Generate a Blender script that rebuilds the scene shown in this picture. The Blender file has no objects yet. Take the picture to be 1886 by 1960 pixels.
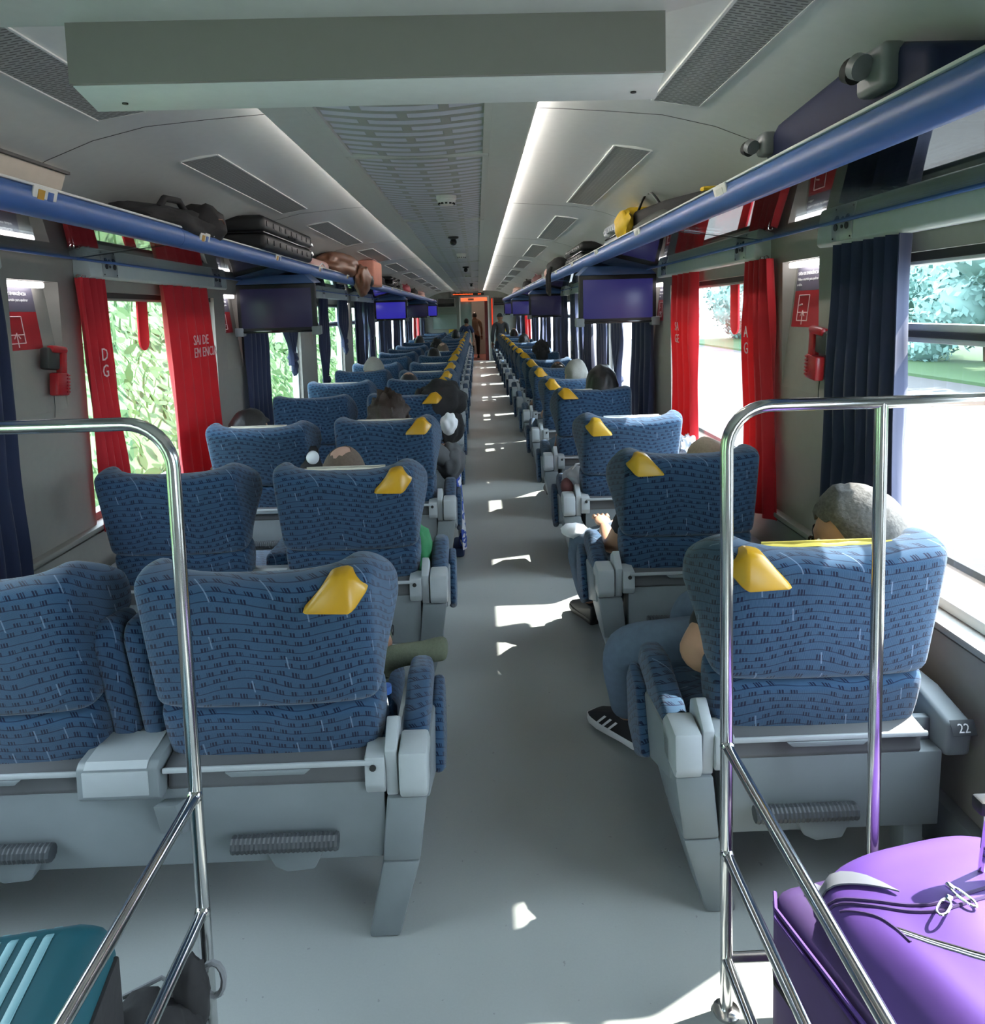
import bpy, bmesh, math, random
from mathutils import Vector, Matrix, noise
from bpy_extras.object_utils import world_to_camera_view
C = bpy.context; S = C.scene; COL = S.collection; PI = math.pi
random.seed(7)

# ------------------------------------------------------------------ camera, sky, sun, exposure
F_PX = 1400.0; PPX, PPY = 943.0, 723.0; VPX, VPY = 913.0, 597.0; ROLL = .028; CAMH = 1.5
def make_camera():
    u, v = VPX-PPX, PPY-VPY; c, s = math.cos(ROLL), math.sin(ROLL)
    a, b = u*c+v*s, -u*s+v*c
    th = math.atan2(b, F_PX); psi = math.asin(-a/math.sqrt(a*a+b*b+F_PX*F_PX))
    F = Vector((math.sin(psi)*math.cos(th), math.cos(psi)*math.cos(th), -math.sin(th)))
    R0 = Vector((math.cos(psi), -math.sin(psi), 0)); U0 = R0.cross(F)
    R = R0*c-U0*s; U = R0*s+U0*c
    cam = bpy.data.cameras.new('camera'); o = bpy.data.objects.new('camera', cam); COL.objects.link(o)
    m = Matrix.Identity(4)
    for i in range(3): m[i][0] = R[i]; m[i][1] = U[i]; m[i][2] = -F[i]
    m[2][3] = CAMH; o.matrix_world = m
    cam.sensor_fit = 'HORIZONTAL'; cam.sensor_width = 36; cam.lens = F_PX/1886*36
    cam.shift_x = (943-PPX)/1886; cam.shift_y = (PPY-980)/1886
    cam.clip_start = .05; cam.clip_end = 300
    S.camera = o
make_camera()
w = bpy.data.worlds.new('sky'); S.world = w; w.use_nodes = True
nt = w.node_tree; bg = nt.nodes['Background']
bg.inputs[0].default_value = (.72, .86, 1.0, 1); bg.inputs[1].default_value = 6.0
sun = bpy.data.lights.new('sun', 'SUN'); sun.energy = 10; sun.angle = .012; sun.color = (1, .95, .86)
so = bpy.data.objects.new('sun', sun); COL.objects.link(so)
SUN_DIR = Vector((-.80, -.22, -1.0))
so.rotation_euler = SUN_DIR.to_track_quat('-Z', 'Y').to_euler(); so.location = (6, -2, 8)
S.view_settings.view_transform = 'Standard'; S.view_settings.look = 'None'
S.view_settings.exposure = 1.5; S.view_settings.gamma = 1; S.view_settings.use_curve_mapping = False
try:
    S.cycles.max_bounces = 8; S.cycles.diffuse_bounces = 5; S.cycles.transparent_max_bounces = 16
except Exception: pass

# ------------------------------------------------------------------ materials
MATS = {}
class NT:
    def __init__(s, name):
        s.m = bpy.data.materials.new(name); s.m.use_nodes = True; s.t = s.m.node_tree; s.n = s.t.nodes
        s.b = s.n['Principled BSDF']; s.out = s.n['Material Output']
    def node(s, k, **kw):
        n = s.n.new(k)
        for a, v in kw.items(): setattr(n, a, v)
        return n
    def link(s, a, b): s.t.links.new(a, b)
    def put(s, sock, v):
        if hasattr(v, 'is_linked') or hasattr(v, 'node'): s.link(v, sock)
        else: sock.default_value = v
    def math(s, op, a, b=0.0, c=None):
        n = s.node('ShaderNodeMath', operation=op); s.put(n.inputs[0], a); s.put(n.inputs[1], b)
        if c is not None: s.put(n.inputs[2], c)
        return n.outputs[0]
    def mix(s, f, a, b):
        n = s.node('ShaderNodeMix', data_type='RGBA'); s.put(n.inputs[0], f); s.put(n.inputs[6], a); s.put(n.inputs[7], b)
        return n.outputs[2]
    def coord(s, which='Object'): return s.node('ShaderNodeTexCoord').outputs[which]
    def xyz(s, v):
        n = s.node('ShaderNodeSeparateXYZ'); s.link(v, n.inputs[0]); return n.outputs
    def noise(s, v, scale, detail=3, out=0):
        n = s.node('ShaderNodeTexNoise'); s.link(v, n.inputs['Vector']); n.inputs['Scale'].default_value = scale
        n.inputs['Detail'].default_value = detail; return n.outputs[out]
    def bump(s, h, strength=.3, dist=.002):
        n = s.node('ShaderNodeBump'); n.inputs['Strength'].default_value = strength; n.inputs['Distance'].default_value = dist
        s.link(h, n.inputs['Height']); s.link(n.outputs[0], s.b.inputs['Normal'])
def c4(c): return (c[0], c[1], c[2], 1)
def mat(name, col, rough=.5, metal=0, var=0, scale=30, bump=0, coat=0, spec=None, sheen=0):
    t = NT(name); b = t.b
    b.inputs['Roughness'].default_value = rough; b.inputs['Metallic'].default_value = metal
    if coat: b.inputs['Coat Weight'].default_value = coat
    if spec is not None: b.inputs['Specular IOR Level'].default_value = spec
    if sheen: b.inputs['Sheen Weight'].default_value = sheen
    v = t.coord(); nz = t.noise(v, scale, 4)
    k = var if var else .06
    t.link(t.mix(nz, c4([x*(1-k) for x in col]), c4([min(1, x*(1+k)) for x in col])), b.inputs['Base Color'])
    if bump: t.bump(nz, bump)
    MATS[name] = t.m; return t.m
def emit(name, col, strength):
    t = NT(name); t.b.inputs['Base Color'].default_value = c4(col)
    t.b.inputs['Emission Color'].default_value = c4(col); t.b.inputs['Emission Strength'].default_value = strength
    MATS[name] = t.m; return t.m
def fabric():
    t = NT('seat_fabric'); v = t.coord(); x, y, z = t.xyz(v)[:3]
    u = t.math('ADD', x, y); wv = t.math('MULTIPLY', t.math('SINE', t.math('MULTIPLY', u, 19.0)), .010)
    wv2 = t.math('MULTIPLY', t.noise(v, 6, 1), .055)
    h = t.math('ADD', t.math('ADD', t.math('ADD', z, t.math('MULTIPLY', y, .7)), wv), wv2)
    r = t.math('MULTIPLY', h, 1/.0235); row = t.math('FLOOR', r); fr = t.math('FRACT', r)
    line = t.math('LESS_THAN', fr, .12)
    # short dark tufts standing on the line
    cu = t.math('ADD', t.math('MULTIPLY', u, 1/.032), t.math('MULTIPLY', row, .37)); cell = t.math('FLOOR', cu); cf = t.math('FRACT', cu)
    cmb = t.node('ShaderNodeCombineXYZ'); t.link(cell, cmb.inputs[0]); t.link(row, cmb.inputs[1])
    wn = t.node('ShaderNodeTexWhiteNoise', noise_dimensions='2D'); t.link(cmb.outputs[0], wn.inputs['Vector'])
    on = t.math('GREATER_THAN', wn.outputs[0], .14)
    band = t.math('MULTIPLY', t.math('LESS_THAN', fr, .54), t.math('LESS_THAN', cf, .52))
    comb = t.math('GREATER_THAN', t.math('SINE', t.math('MULTIPLY', u, 900.0)), -.45)
    tuft = t.math('MULTIPLY', t.math('MULTIPLY', band, on), comb)
    dark = t.math('MAXIMUM', t.math('MULTIPLY', line, .75), tuft)
    # sparse light dashes
    cu2 = t.math('MULTIPLY', u, 1/.075); r2 = t.math('MULTIPLY', t.math('ADD', z, t.math('MULTIPLY', y, -.8)), 1/.062)
    a, b_ = t.math('FLOOR', cu2), t.math('FLOOR', r2); c2 = t.node('ShaderNodeCombineXYZ'); t.link(a, c2.inputs[0]); t.link(b_, c2.inputs[1])
    w2 = t.node('ShaderNodeTexWhiteNoise', noise_dimensions='2D'); t.link(c2.outputs[0], w2.inputs['Vector'])
    off = t.math('SUBTRACT', t.math('FRACT', cu2), t.math('ADD', .2, t.math('MULTIPLY', w2.outputs[0], .6)))
    off = t.math('ADD', off, t.math('MULTIPLY', t.math('SUBTRACT', t.math('FRACT', r2), .5), .08))
    dash = t.math('MULTIPLY', t.math('LESS_THAN', t.math('ABSOLUTE', off), .024), t.math('LESS_THAN', t.math('ABSOLUTE', t.math('SUBTRACT', t.math('FRACT', r2), .5)), .27))
    dash = t.math('MULTIPLY', dash, t.math('GREATER_THAN', w2.outputs[0], .55))
    fine = t.math('MULTIPLY', t.math('SINE', t.math('MULTIPLY', u, 2400.0)), .5)
    base = t.mix(t.noise(v, 12, 4), (.024, .060, .112, 1), (.036, .080, .145, 1))
    c1 = t.mix(dark, base, (.004, .009, .034, 1)); cc = t.mix(t.math('MULTIPLY', dash, .55), c1, (.20, .26, .36, 1))
    t.link(cc, t.b.inputs['Base Color']); t.b.inputs['Roughness'].default_value = .95; t.b.inputs['Specular IOR Level'].default_value = .15
    t.b.inputs['Sheen Weight'].default_value = .25; t.b.inputs['Sheen Roughness'].default_value = .5
    t.bump(t.math('ADD', fine, t.math('MULTIPLY', dark, -1.0)), .35, .0012)
    MATS['fabric'] = t.m
fabric()
def floor_mat():
    t = NT('floor_vinyl'); v = t.coord(); a = t.noise(v, 2.2, 5); b = t.noise(v, 180, 2)
    sp = t.math('GREATER_THAN', t.noise(v, 55, 2), .74)
    c = t.mix(a, (.30, .325, .315, 1), (.36, .385, .37, 1)); c = t.mix(t.math('MULTIPLY', b, .35), c, (.42, .44, .43, 1)); c = t.mix(t.math('MULTIPLY', sp, .35), c, (.1, .1, .1, 1))
    t.link(c, t.b.inputs['Base Color']); t.link(t.math('ADD', .34, t.math('MULTIPLY', a, .2)), t.b.inputs['Roughness']); t.bump(b, .12, .001)
    MATS['floor'] = t.m
floor_mat()
def brick(name, c_slot, c_face, bw, bh, mortar, axes='yx', rough=.5, dist=.004, off=.5):
    t = NT(name); v = t.coord(); x, y, z = t.xyz(v)[:3]; cm = t.node('ShaderNodeCombineXYZ')
    t.link(x, cm.inputs[0]); t.link(y, cm.inputs[1])
    n = t.node('ShaderNodeTexBrick'); t.link(cm.outputs[0], n.inputs['Vector']); n.offset = off
    n.inputs['Scale'].default_value = 1; n.inputs['Brick Width'].default_value = bw; n.inputs['Row Height'].default_value = bh
    n.inputs['Mortar Size'].default_value = mortar; n.inputs['Mortar Smooth'].default_value = .2
    n.inputs['Color1'].default_value = c4(c_slot); n.inputs['Color2'].default_value = c4([q*.93 for q in c_slot]); n.inputs['Mortar'].default_value = c4(c_face)
    t.link(n.outputs['Color'], t.b.inputs['Base Color']); t.b.inputs['Roughness'].default_value = rough
    t.bump(n.outputs['Fac'], .8, dist); MATS[name] = t.m
brick('grille', (.62, .64, .74), (.36, .38, .355), .26, .078, .017, rough=.4)
brick('vent_mesh', (.15, .15, .14), (.36, .37, .35), .034, .012, .0045, rough=.6)
def glass(name, col=(.95, .96, .96), tr=.93, refl=.8):
    t = NT(name); t.n.remove(t.b)
    tb = t.node('ShaderNodeBsdfTransparent'); tb.inputs[0].default_value = c4(col)
    gl = t.node('ShaderNodeBsdfGlossy'); gl.inputs['Roughness'].default_value = .02
    fr = t.node('ShaderNodeFresnel'); fr.inputs[0].default_value = 1.45
    mx = t.node('ShaderNodeMixShader'); t.link(t.math('ADD', t.math('MULTIPLY', fr.outputs[0], refl), 1-tr-.05), mx.inputs[0]); t.link(tb.outputs[0], mx.inputs[1]); t.link(gl.outputs[0], mx.inputs[2])
    t.link(mx.outputs[0], t.out.inputs[0]); MATS[name] = t.m
glass('window_glass', (.95, .96, .96), .95, .12); glass('shelf_glass', (.62, .70, .72), .88); glass('bottle_plastic', (.8, .9, 1), .8); glass('clear_bag', (.85, .9, .92), .6)
mat('wall', (.295, .285, .255), .55); mat('wall_cream', (.66, .58, .48), .6); mat('ceiling', (.62, .645, .62), .38)
mat('panel', (.56, .58, .55), .45); mat('beam', (.25, .245, .225), .5, var=.04); mat('beam_light', (.50, .55, .53), .45); mat('beam_under', (.66, .70, .68), .45)
mat('plastic', (.185, .21, .222), .48, var=.08, scale=14, bump=.05); mat('plastic_light', (.36, .39, .40), .42, var=.08, scale=18)
mat('plastic_shaded', (.105, .108, .112), .5); mat('plastic_dark', (.05, .056, .062), .5); mat('yellow', (.50, .265, .008), .35, var=.08); mat('yellow_worn', (.52, .36, .03), .4)
mat('rail_blue', (.05, .125, .36), .42); mat('rail_lip', (.62, .62, .58), .4); mat('bracket_blue', (.03, .075, .20), .4)
mat('steel', (.62, .62, .62), .17, metal=1, var=.03); mat('chrome', (.8, .8, .8), .08, metal=1); mat('alu', (.45, .47, .47), .35, metal=.8)
mat('white_plastic', (.70, .70, .66), .4); mat('black', (.012, .012, .013), .5); mat('black_gloss', (.012, .012, .014), .15); mat('black_fabric', (.018, .017, .018), .85, var=.25, scale=60, bump=.3)
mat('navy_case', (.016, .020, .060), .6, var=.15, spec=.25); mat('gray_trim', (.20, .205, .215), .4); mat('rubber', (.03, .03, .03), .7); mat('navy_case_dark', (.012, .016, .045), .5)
mat('red_curtain', (.62, .016, .028), .75, var=.1, scale=8, sheen=.2); mat('navy_curtain', (.020, .028, .075), .8, var=.15, scale=8, sheen=.2); mat('lilac_curtain', (.16, .22, .50), .8)
mat('sign_red', (.42, .018, .028), .4); mat('sign_gray', (.105, .10, .135), .4); mat('sign_white', (.78, .78, .78), .4); mat('text_pale', (.75, .55, .55), .6)
mat('hammer_red', (.40, .012, .018), .3); mat('cream', (.60, .56, .48), .8, bump=.4, scale=120); mat('cloth_yellow', (.70, .55, .10), .9); mat('white_cloth', (.78, .80, .82), .85, var=.05)
mat('skin', (.46, .255, .165), .55, var=.12, scale=25); mat('skin_dark', (.25, .12, .07), .55, var=.12, scale=25); mat('skin_pale', (.56, .35, .27), .55, var=.1, scale=25)
mat('hair_black', (.012, .011, .011), .45, var=.5, scale=200, bump=.5); mat('hair_brown', (.035, .020, .014), .6, var=.5, scale=160, bump=.5)
mat('hair_gray', (.085, .082, .078), .8, var=.7, scale=110, bump=.8); mat('hair_blond', (.42, .33, .24), .8, var=.2, scale=120, bump=.4); mat('hair_white', (.30, .29, .26), .8, var=.2, scale=120, bump=.4)
mat('hair_shaved', (.14, .10, .075), .8, var=.3, scale=90)
mat('denim', (.10, .14, .19), .9, var=.2, scale=40, bump=.3); mat('denim_dark', (.045, .06, .095), .9, var=.25, scale=40, bump=.3)
mat('sock', (.12, .135, .09), .95, var=.2, scale=150, bump=.5); mat('shirt_green', (.015, .16, .055), .8, var=.15); mat('shirt_dark', (.022, .022, .026), .85); mat('shirt_gray', (.075, .08, .085), .9, var=.15)
mat('shirt_white', (.6, .6, .6), .85); mat('shirt_tan', (.30, .22, .16), .85); mat('shirt_navy', (.03, .05, .12), .85); mat('shirt_blue', (.08, .16, .32), .85)
mat('leather_brown', (.20, .085, .045), .45, var=.2, scale=12, bump=.4); mat('peach', (.72, .30, .21), .7, var=.15, scale=9); mat('bag_pink', (.62, .38, .33), .6); mat('bag_olive', (.06, .065, .055), .7, var=.2); mat('bag_wine', (.14, .045, .045), .7, var=.2)
mat('bag_red', (.38, .05, .07), .6); mat('bag_yellow', (.68, .44, .02), .6, var=.15); mat('silver_case', (.36, .38, .42), .35, metal=.3); mat('teal', (.010, .075, .095), .42, var=.1); mat('teal_light', (.20, .38, .42), .4, var=.06)
mat('purple', (.085, .034, .215), .62, var=.14, scale=12, bump=.15); mat('purple_dark', (.045, .020, .095), .7, var=.15); mat('purple_gray', (.16, .17, .20), .7)
mat('bracket', (.24, .25, .26), .4, metal=.4); mat('screw', (.05, .05, .05), .4, metal=.6); mat('frame_dark', (.035, .038, .035), .5); mat('frame_white', (.62, .66, .64), .4)
mat('orange', (.85, .13, .035), .5); mat('door_wine', (.16, .02, .02), .5); mat('end_wall', (.24, .26, .23), .55); mat('end_glass', (.28, .36, .33), .2); mat('floor_red', (.35, .14, .12), .5)
mat('grass', (.050, .108, .038), .8, var=.1, scale=1.5); mat('grass_pale', (.062, .122, .048), .8, var=.1, scale=1.5); mat('bank_soil', (.062, .125, .048), .9, var=.3, scale=2); mat('road', (.032, .0315, .030), .9, var=.08, scale=.8); mat('ballast', (.085, .062, .046), .95, var=.4, scale=8, bump=.5)
mat('tree_leaf', (.15, .27, .24), .8, var=.3, scale=1.2); mat('trunk', (.12, .08, .05), .9, var=.3)
mat('floral_blue', (.03, .06, .36), .8)
for k in ('red_curtain', 'navy_curtain', 'lilac_curtain', 'grass', 'grass_pale'):
    tt = MATS[k].node_tree; b = tt.nodes['Principled BSDF']; tr = tt.nodes.new('ShaderNodeBsdfTranslucent'); mx = tt.nodes.new('ShaderNodeMixShader')
    src = b.inputs['Base Color'].links[0].from_socket; tt.links.new(src, tr.inputs[0]); mx.inputs[0].default_value = .22 if k == 'red_curtain' else .5 if 'grass' in k else .12
    tt.links.new(b.outputs[0], mx.inputs[1]); tt.links.new(tr.outputs[0], mx.inputs[2]); tt.links.new(mx.outputs[0], tt.nodes['Material Output'].inputs[0])
t_ = NT('floral'); v_ = t_.coord(); n_ = t_.math('GREATER_THAN', t_.noise(v_, 22, 2), .5); t_.link(t_.mix(n_, (.7, .72, .74, 1), (.03, .08, .42, 1)), t_.b.inputs['Base Color']); MATS['floral'] = t_.m
t_ = NT('yellow_chipped'); v_ = t_.coord(); z_ = t_.xyz(v_)[2]; n_ = t_.math('GREATER_THAN', t_.math('ADD', t_.noise(v_, 38, 3), t_.math('MULTIPLY', t_.math('SUBTRACT', z_, .52), 6.0)), .72); t_.link(t_.mix(n_, (.46, .27, .010, 1), (.07, .07, .065, 1)), t_.b.inputs['Base Color']); t_.b.inputs['Roughness'].default_value = .45; MATS['yellow_chipped'] = t_.m
emit('lamp_strip', (1.0, .95, .98), 3.2); emit('cove', (1.0, .93, .90), 20); emit('cove_dim', (1.0, .92, .90), 9); emit('led_red', (1.0, .10, .02), .7); emit('red_glow', (.85, .06, .02), .22); emit('lintel_glow', (1, .16, .06), .45)
def screen(name, c1, c2, st):
    t = NT(name); v = t.coord(); x = t.xyz(v)[0]; n = t.noise(v, 6, 3)
    c = t.mix(n, c4(c1), c4(c2)); t.link(c, t.b.inputs['Emission Color']); t.b.inputs['Emission Strength'].default_value = st
    t.b.inputs['Base Color'].default_value = (.01, .01, .015, 1); t.b.inputs['Roughness'].default_value = .35; MATS[name] = t.m
screen('screen_dim', (.012, .012, .035), (.026, .020, .08), .14); screen('screen_blue', (.03, .03, .20), (.05, .04, .22), .17); screen('screen_bright', (.02, .02, .28), (.04, .03, .45), .30)

# ------------------------------------------------------------------ mesh helpers
class MB:
    def __init__(s): s.bm = bmesh.new()
    def _merge(s, b2, M=None, mi=0):
        if M is not None: b2.transform(M)
        for f in b2.faces: f.material_index = mi
        me = bpy.data.meshes.new('tmp'); b2.to_mesh(me); b2.free(); s.bm.from_mesh(me); bpy.data.meshes.remove(me); return s
    def box(s, x0, x1, y0, y1, z0, z1, bev=0, seg=2, M=None, mi=0, taper=None):
        b = bmesh.new(); P = [(x, y, z) for z in (z0, z1) for y in (y0, y1) for x in (x0, x1)]
        v = [b.verts.new(p) for p in P]
        for f in ((0, 2, 3, 1), (4, 5, 7, 6), (0, 1, 5, 4), (2, 6, 7, 3), (0, 4, 6, 2), (1, 3, 7, 5)): b.faces.new([v[i] for i in f])
        if bev: bmesh.ops.bevel(b, geom=b.edges[:], offset=bev, segments=seg, affect='EDGES', profile=.5, clamp_overlap=True)
        return s._merge(b, M, mi)
    def hull(s, pts, bev=0, seg=2, M=None, mi=0):
        b = bmesh.new(); vs = [b.verts.new(p) for p in pts]
        r = bmesh.ops.convex_hull(b, input=vs)
        bmesh.ops.delete(b, geom=[v for v in b.verts if not v.link_faces], context='VERTS')
        bmesh.ops.dissolve_limit(b, angle_limit=.02, verts=b.verts[:], edges=b.edges[:])
        if bev: bmesh.ops.bevel(b, geom=b.edges[:], offset=bev, segments=seg, affect='EDGES', profile=.5, clamp_overlap=True)
        bmesh.ops.recalc_face_normals(b, faces=b.faces[:])
        return s._merge(b, M, mi)
    def prism(s, poly, axis, a, b_, bev=0, mi=0, M=None):
        # poly = 2D points; axis 'x','y','z' is the extrusion direction
        def P(p, t): return {'x': (t, p[0], p[1]), 'y': (p[0], t, p[1]), 'z': (p[0], p[1], t)}[axis]
        b = bmesh.new(); A = [b.verts.new(P(p, a)) for p in poly]; B = [b.verts.new(P(p, b_)) for p in poly]; n = len(poly)
        b.faces.new(A); b.faces.new(B[::-1])
        for i in range(n): b.faces.new((A[i], B[i], B[(i+1) % n], A[(i+1) % n]))
        bmesh.ops.recalc_face_normals(b, faces=b.faces[:])
        if bev: bmesh.ops.bevel(b, geom=b.edges[:], offset=bev, segments=2, affect='EDGES', profile=.5, clamp_overlap=True)
        return s._merge(b, M, mi)
    def tube(s, pts, r, seg=10, mi=0, closed=False, M=None, cap=True):
        pts = [Vector(p) for p in pts]; n = len(pts); b = bmesh.new(); rings = []; up = None
        rr = r if isinstance(r, (list, tuple)) else [r]*n
        for i, p in enumerate(pts):
            if closed: d = pts[(i+1) % n]-pts[i-1]
            else: d = pts[min(i+1, n-1)]-pts[max(i-1, 0)]
            d.normalize()
            if up is None: up = Vector((0, 0, 1)) if abs(d.z) < .9 else Vector((1, 0, 0))
            x = d.cross(up).normalized(); up = x.cross(d).normalized()
            rings.append([b.verts.new(p+(x*math.cos(2*PI*k/seg)+up*math.sin(2*PI*k/seg))*rr[i]) for k in range(seg)])
        for i in range(n if closed else n-1):
            A, B = rings[i], rings[(i+1) % n]
            for k in range(seg): b.faces.new((A[k], A[(k+1) % seg], B[(k+1) % seg], B[k]))
        if cap and not closed: b.faces.new(rings[0][::-1]); b.faces.new(rings[-1])
        bmesh.ops.recalc_face_normals(b, faces=b.faces[:])
        return s._merge(b, M, mi)
    def lathe(s, prof, seg=20, M=None, mi=0):
        b = bmesh.new(); rings = []
        for r, z in prof: rings.append([b.verts.new((r*math.cos(2*PI*k/seg), r*math.sin(2*PI*k/seg), z)) for k in range(seg)])
        for A, B in zip(rings, rings[1:]):
            for k in range(seg): b.faces.new((A[k], A[(k+1) % seg], B[(k+1) % seg], B[k]))
        b.faces.new(rings[0][::-1]); b.faces.new(rings[-1]); bmesh.ops.remove_doubles(b, verts=b.verts[:], dist=1e-6)
        bmesh.ops.recalc_face_normals(b, faces=b.faces[:]); return s._merge(b, M, mi)
    def grid(s, fn, nu, nv, mi=0, thick=0, M=None):
        b = bmesh.new(); V = [[b.verts.new(fn(i/nu, j/nv)) for j in range(nv+1)] for i in range(nu+1)]
        for i in range(nu):
            for j in range(nv): b.faces.new((V[i][j], V[i+1][j], V[i+1][j+1], V[i][j+1]))
        bmesh.ops.recalc_face_normals(b, faces=b.faces[:])
        if thick: bmesh.ops.solidify(b, geom=b.faces[:], thickness=thick)
        return s._merge(b, M, mi)
    def ball(s, c, r, sub=3, fn=None, M=None, mi=0):
        b = bmesh.new(); bmesh.ops.create_icosphere(b, subdivisions=sub, radius=1)
        r = r if isinstance(r, (tuple, list)) else (r, r, r)
        for v in b.verts:
            p = v.co.copy()
            if fn: p = fn(p)
            v.co = Vector((c[0]+p.x*r[0], c[1]+p.y*r[1], c[2]+p.z*r[2]))
        return s._merge(b, M, mi)
    def mesh(s, name, smooth=35):
        me = bpy.data.meshes.new(name); s.bm.to_mesh(me); s.bm.free()
        if smooth:
            me.polygons.foreach_set('use_smooth', [True]*len(me.polygons))
            try: me.set_sharp_from_angle(angle=math.radians(smooth))
            except Exception: pass
        return me
    def build(s, name, m, parent=None, smooth=35, loc=None, sub=0):
        me = s.mesh(name, smooth); ms = m if isinstance(m, (list, tuple)) else [m]
        for q in ms: me.materials.append(MATS[q])
        return link(name, me, parent, loc, sub)
def link(name, me, parent=None, loc=None, sub=0):
    o = bpy.data.objects.new(name, me); COL.objects.link(o)
    if parent is not None: o.parent = parent
    if loc is not None: o.location = loc
    if sub:
        md = o.modifiers.new('sub', 'SUBSURF'); md.levels = sub; md.render_levels = sub
    return o
def tag(o, label=None, cat=None, group=None, kind=None):
    if label: o['label'] = label
    if cat: o['category'] = cat
    if group: o['group'] = group
    if kind: o['kind'] = kind
    return o
def thing(name, label, cat, loc=(0, 0, 0), rz=0, group=None, rx=0, ry=0):
    o = bpy.data.objects.new(name, None); COL.objects.link(o); o.location = loc; o.rotation_euler = (rx, ry, rz); o.empty_display_size = .1
    return tag(o, label, cat, group)
def structure(o, label=None): o['kind'] = 'structure'; return o
def dup(o, parent=None):
    c = o.copy(); COL.objects.link(c)
    if parent is not None: c.parent = parent
    for ch in [q for q in KIDS.get(o.name, [])]: KIDS.setdefault(c.name, []).append(dup(ch, c))
    return c
KIDS = {}
def index_kids(root):
    for o in bpy.data.objects:
        if o.parent is not None and o not in KIDS.get(o.parent.name, []): KIDS.setdefault(o.parent.name, []).append(o)
def relabel(o, label, group=None):
    o['label'] = label
    if group: o['group'] = group
    return o
def text_mesh(txt, size, depth=.0006, font_mat='sign_white', align='LEFT', bold=0):
    cu = bpy.data.curves.new('txt', 'FONT'); cu.body = txt; cu.size = size; cu.extrude = depth; cu.align_x = align; cu.offset = bold; cu.resolution_u = 2
    o = bpy.data.objects.new('txt', cu); COL.objects.link(o)
    dg = C.evaluated_depsgraph_get(); me = bpy.data.meshes.new_from_object(o.evaluated_get(dg)); me.materials.clear(); me.materials.append(MATS[font_mat])
    bpy.data.objects.remove(o); bpy.data.curves.remove(cu); return me
def ss(a, b, x):
    t = max(0, min(1, (x-a)/(b-a))); return t*t*(3-2*t)

# ------------------------------------------------------------------ the coach shell
XL, XR, XC = -1.67, 1.25, -.21; Y0, Y1 = -2.0, 22.6; PW = 2.24; NW = 10
def win_y(k): return .89+PW*k, 2.47+PW*k
ZS, ZT = .615, 1.635      # sill and head of the windows
m = MB(); m.box(XL-.1, XR+.1, Y0, Y1, -.05, 0); structure(m.build('floor', 'floor', smooth=0))
def wall(side):
    m = MB(); X = XL if side < 0 else XR; s = side
    def bx(xa, xb, *a): m.box(min(X+s*xa, X+s*xb), max(X+s*xa, X+s*xb), *a)
    bx(-.012, .09, Y0, Y1, 0, ZS-.022)                      # dado below the sills
    bx(.0, .09, Y0, Y1, ZS-.022, ZS)                      # shadow joint
    bx(0, .09, Y0, Y1, 1.665, 1.86)
    for k in range(-1, NW): bx(0, .09, win_y(k)[0]-.001, win_y(k)[1]+.001, ZT, 1.665)
    ys = [Y0]+[v for k in range(-1, NW) for v in win_y(k)]+[Y1]
    for i in range(0, len(ys), 2):
        a, b = ys[i], ys[i+1]
        if i == 0 or i == len(ys)-2: bx(0, .09, a, b, ZS, 1.665); continue
        na, nb = a+.19, a+.51                               # niche for the reading lamp and notice
        bx(0, .09, a, na, ZS, 1.665); bx(0, .09, nb, b, ZS, 1.665); bx(0, .09, na, nb, ZS, 1.16)
        # wedge: flush at z=1.16, .062 deep at the top
        p = [(0, 1.16), (.062, 1.665), (.09, 1.665), (.09, 1.16)]
        m.prism([(X+s*q[0], q[1]) for q in p], 'y', na, nb)
    return structure(m.build('wall_left' if side < 0 else 'wall_right', 'wall', smooth=0))
wall(-1); wall(1)
for side, X in ((-1, XL), (1, XR)):
    s = side
    m = MB(); m.box(min(X-s*.035, X+s*.09), max(X-s*.035, X+s*.09), Y0, Y1, ZS-.004, ZS+.018, .006)
    structure(m.build('trim_1' if side < 0 else 'trim_2', 'wall'))
    m = MB(); m.box(min(X-s*.05, X), max(X-s*.05, X), Y0, Y1, 0, .16, .01)
    structure(m.build('baseboard_left' if side < 0 else 'baseboard_right', 'plastic'))
PROF = [(.415, 2.150), (.50, 2.145), (.64, 2.135), (.83, 2.118), (1.0, 2.078), (1.15, 2.02), (1.30, 1.945), (1.40, 1.88), (1.47, 1.83)]
def ceil_z(x):
    u = abs(x-XC)
    for (a, za), (b, zb) in zip(PROF, PROF[1:]):
        if u <= b: return za+(zb-za)*max(0, (u-a)/(b-a))
    return PROF[-1][1]
m = MB()
seams = [Y0]+[2.42-2.07]+[2.42+2.07*k for k in range(10)]+[Y1]
for s in (-1, 1):
    for a, b in zip(seams, seams[1:]):
        if b <= a: continue
        up = [(XC+s*u, z) for u, z in PROF]; lo = [(XC+s*u*1.0, z+.03) for u, z in PROF][::-1]
        m.prism(up+lo, 'y', a, b)
        if b < Y1: m.prism([(XC+s*u, z-.0008) for u, z in PROF]+[(XC+s*u, z+.01) for u, z in PROF][::-1], 'y', b-.002, b+.002, mi=1)
m.box(XC-.5, XC+.5, Y0, Y1, 2.18, 2.2)
for s in (-1, 1):
    m.box(min(XC+s*1.44, XC+s*1.56), max(XC+s*1.44, XC+s*1.56), Y0, Y1, 1.80, 1.90)
m.box(XL-.1, XR+.1, Y0, Y1, 2.2, 2.22)
for s in (-1, 1): m.box(min(XC+s*1.56, XC+s*1.545), max(XC+s*1.56, XC+s*1.545), Y0, Y1, 1.86, 2.21)
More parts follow.
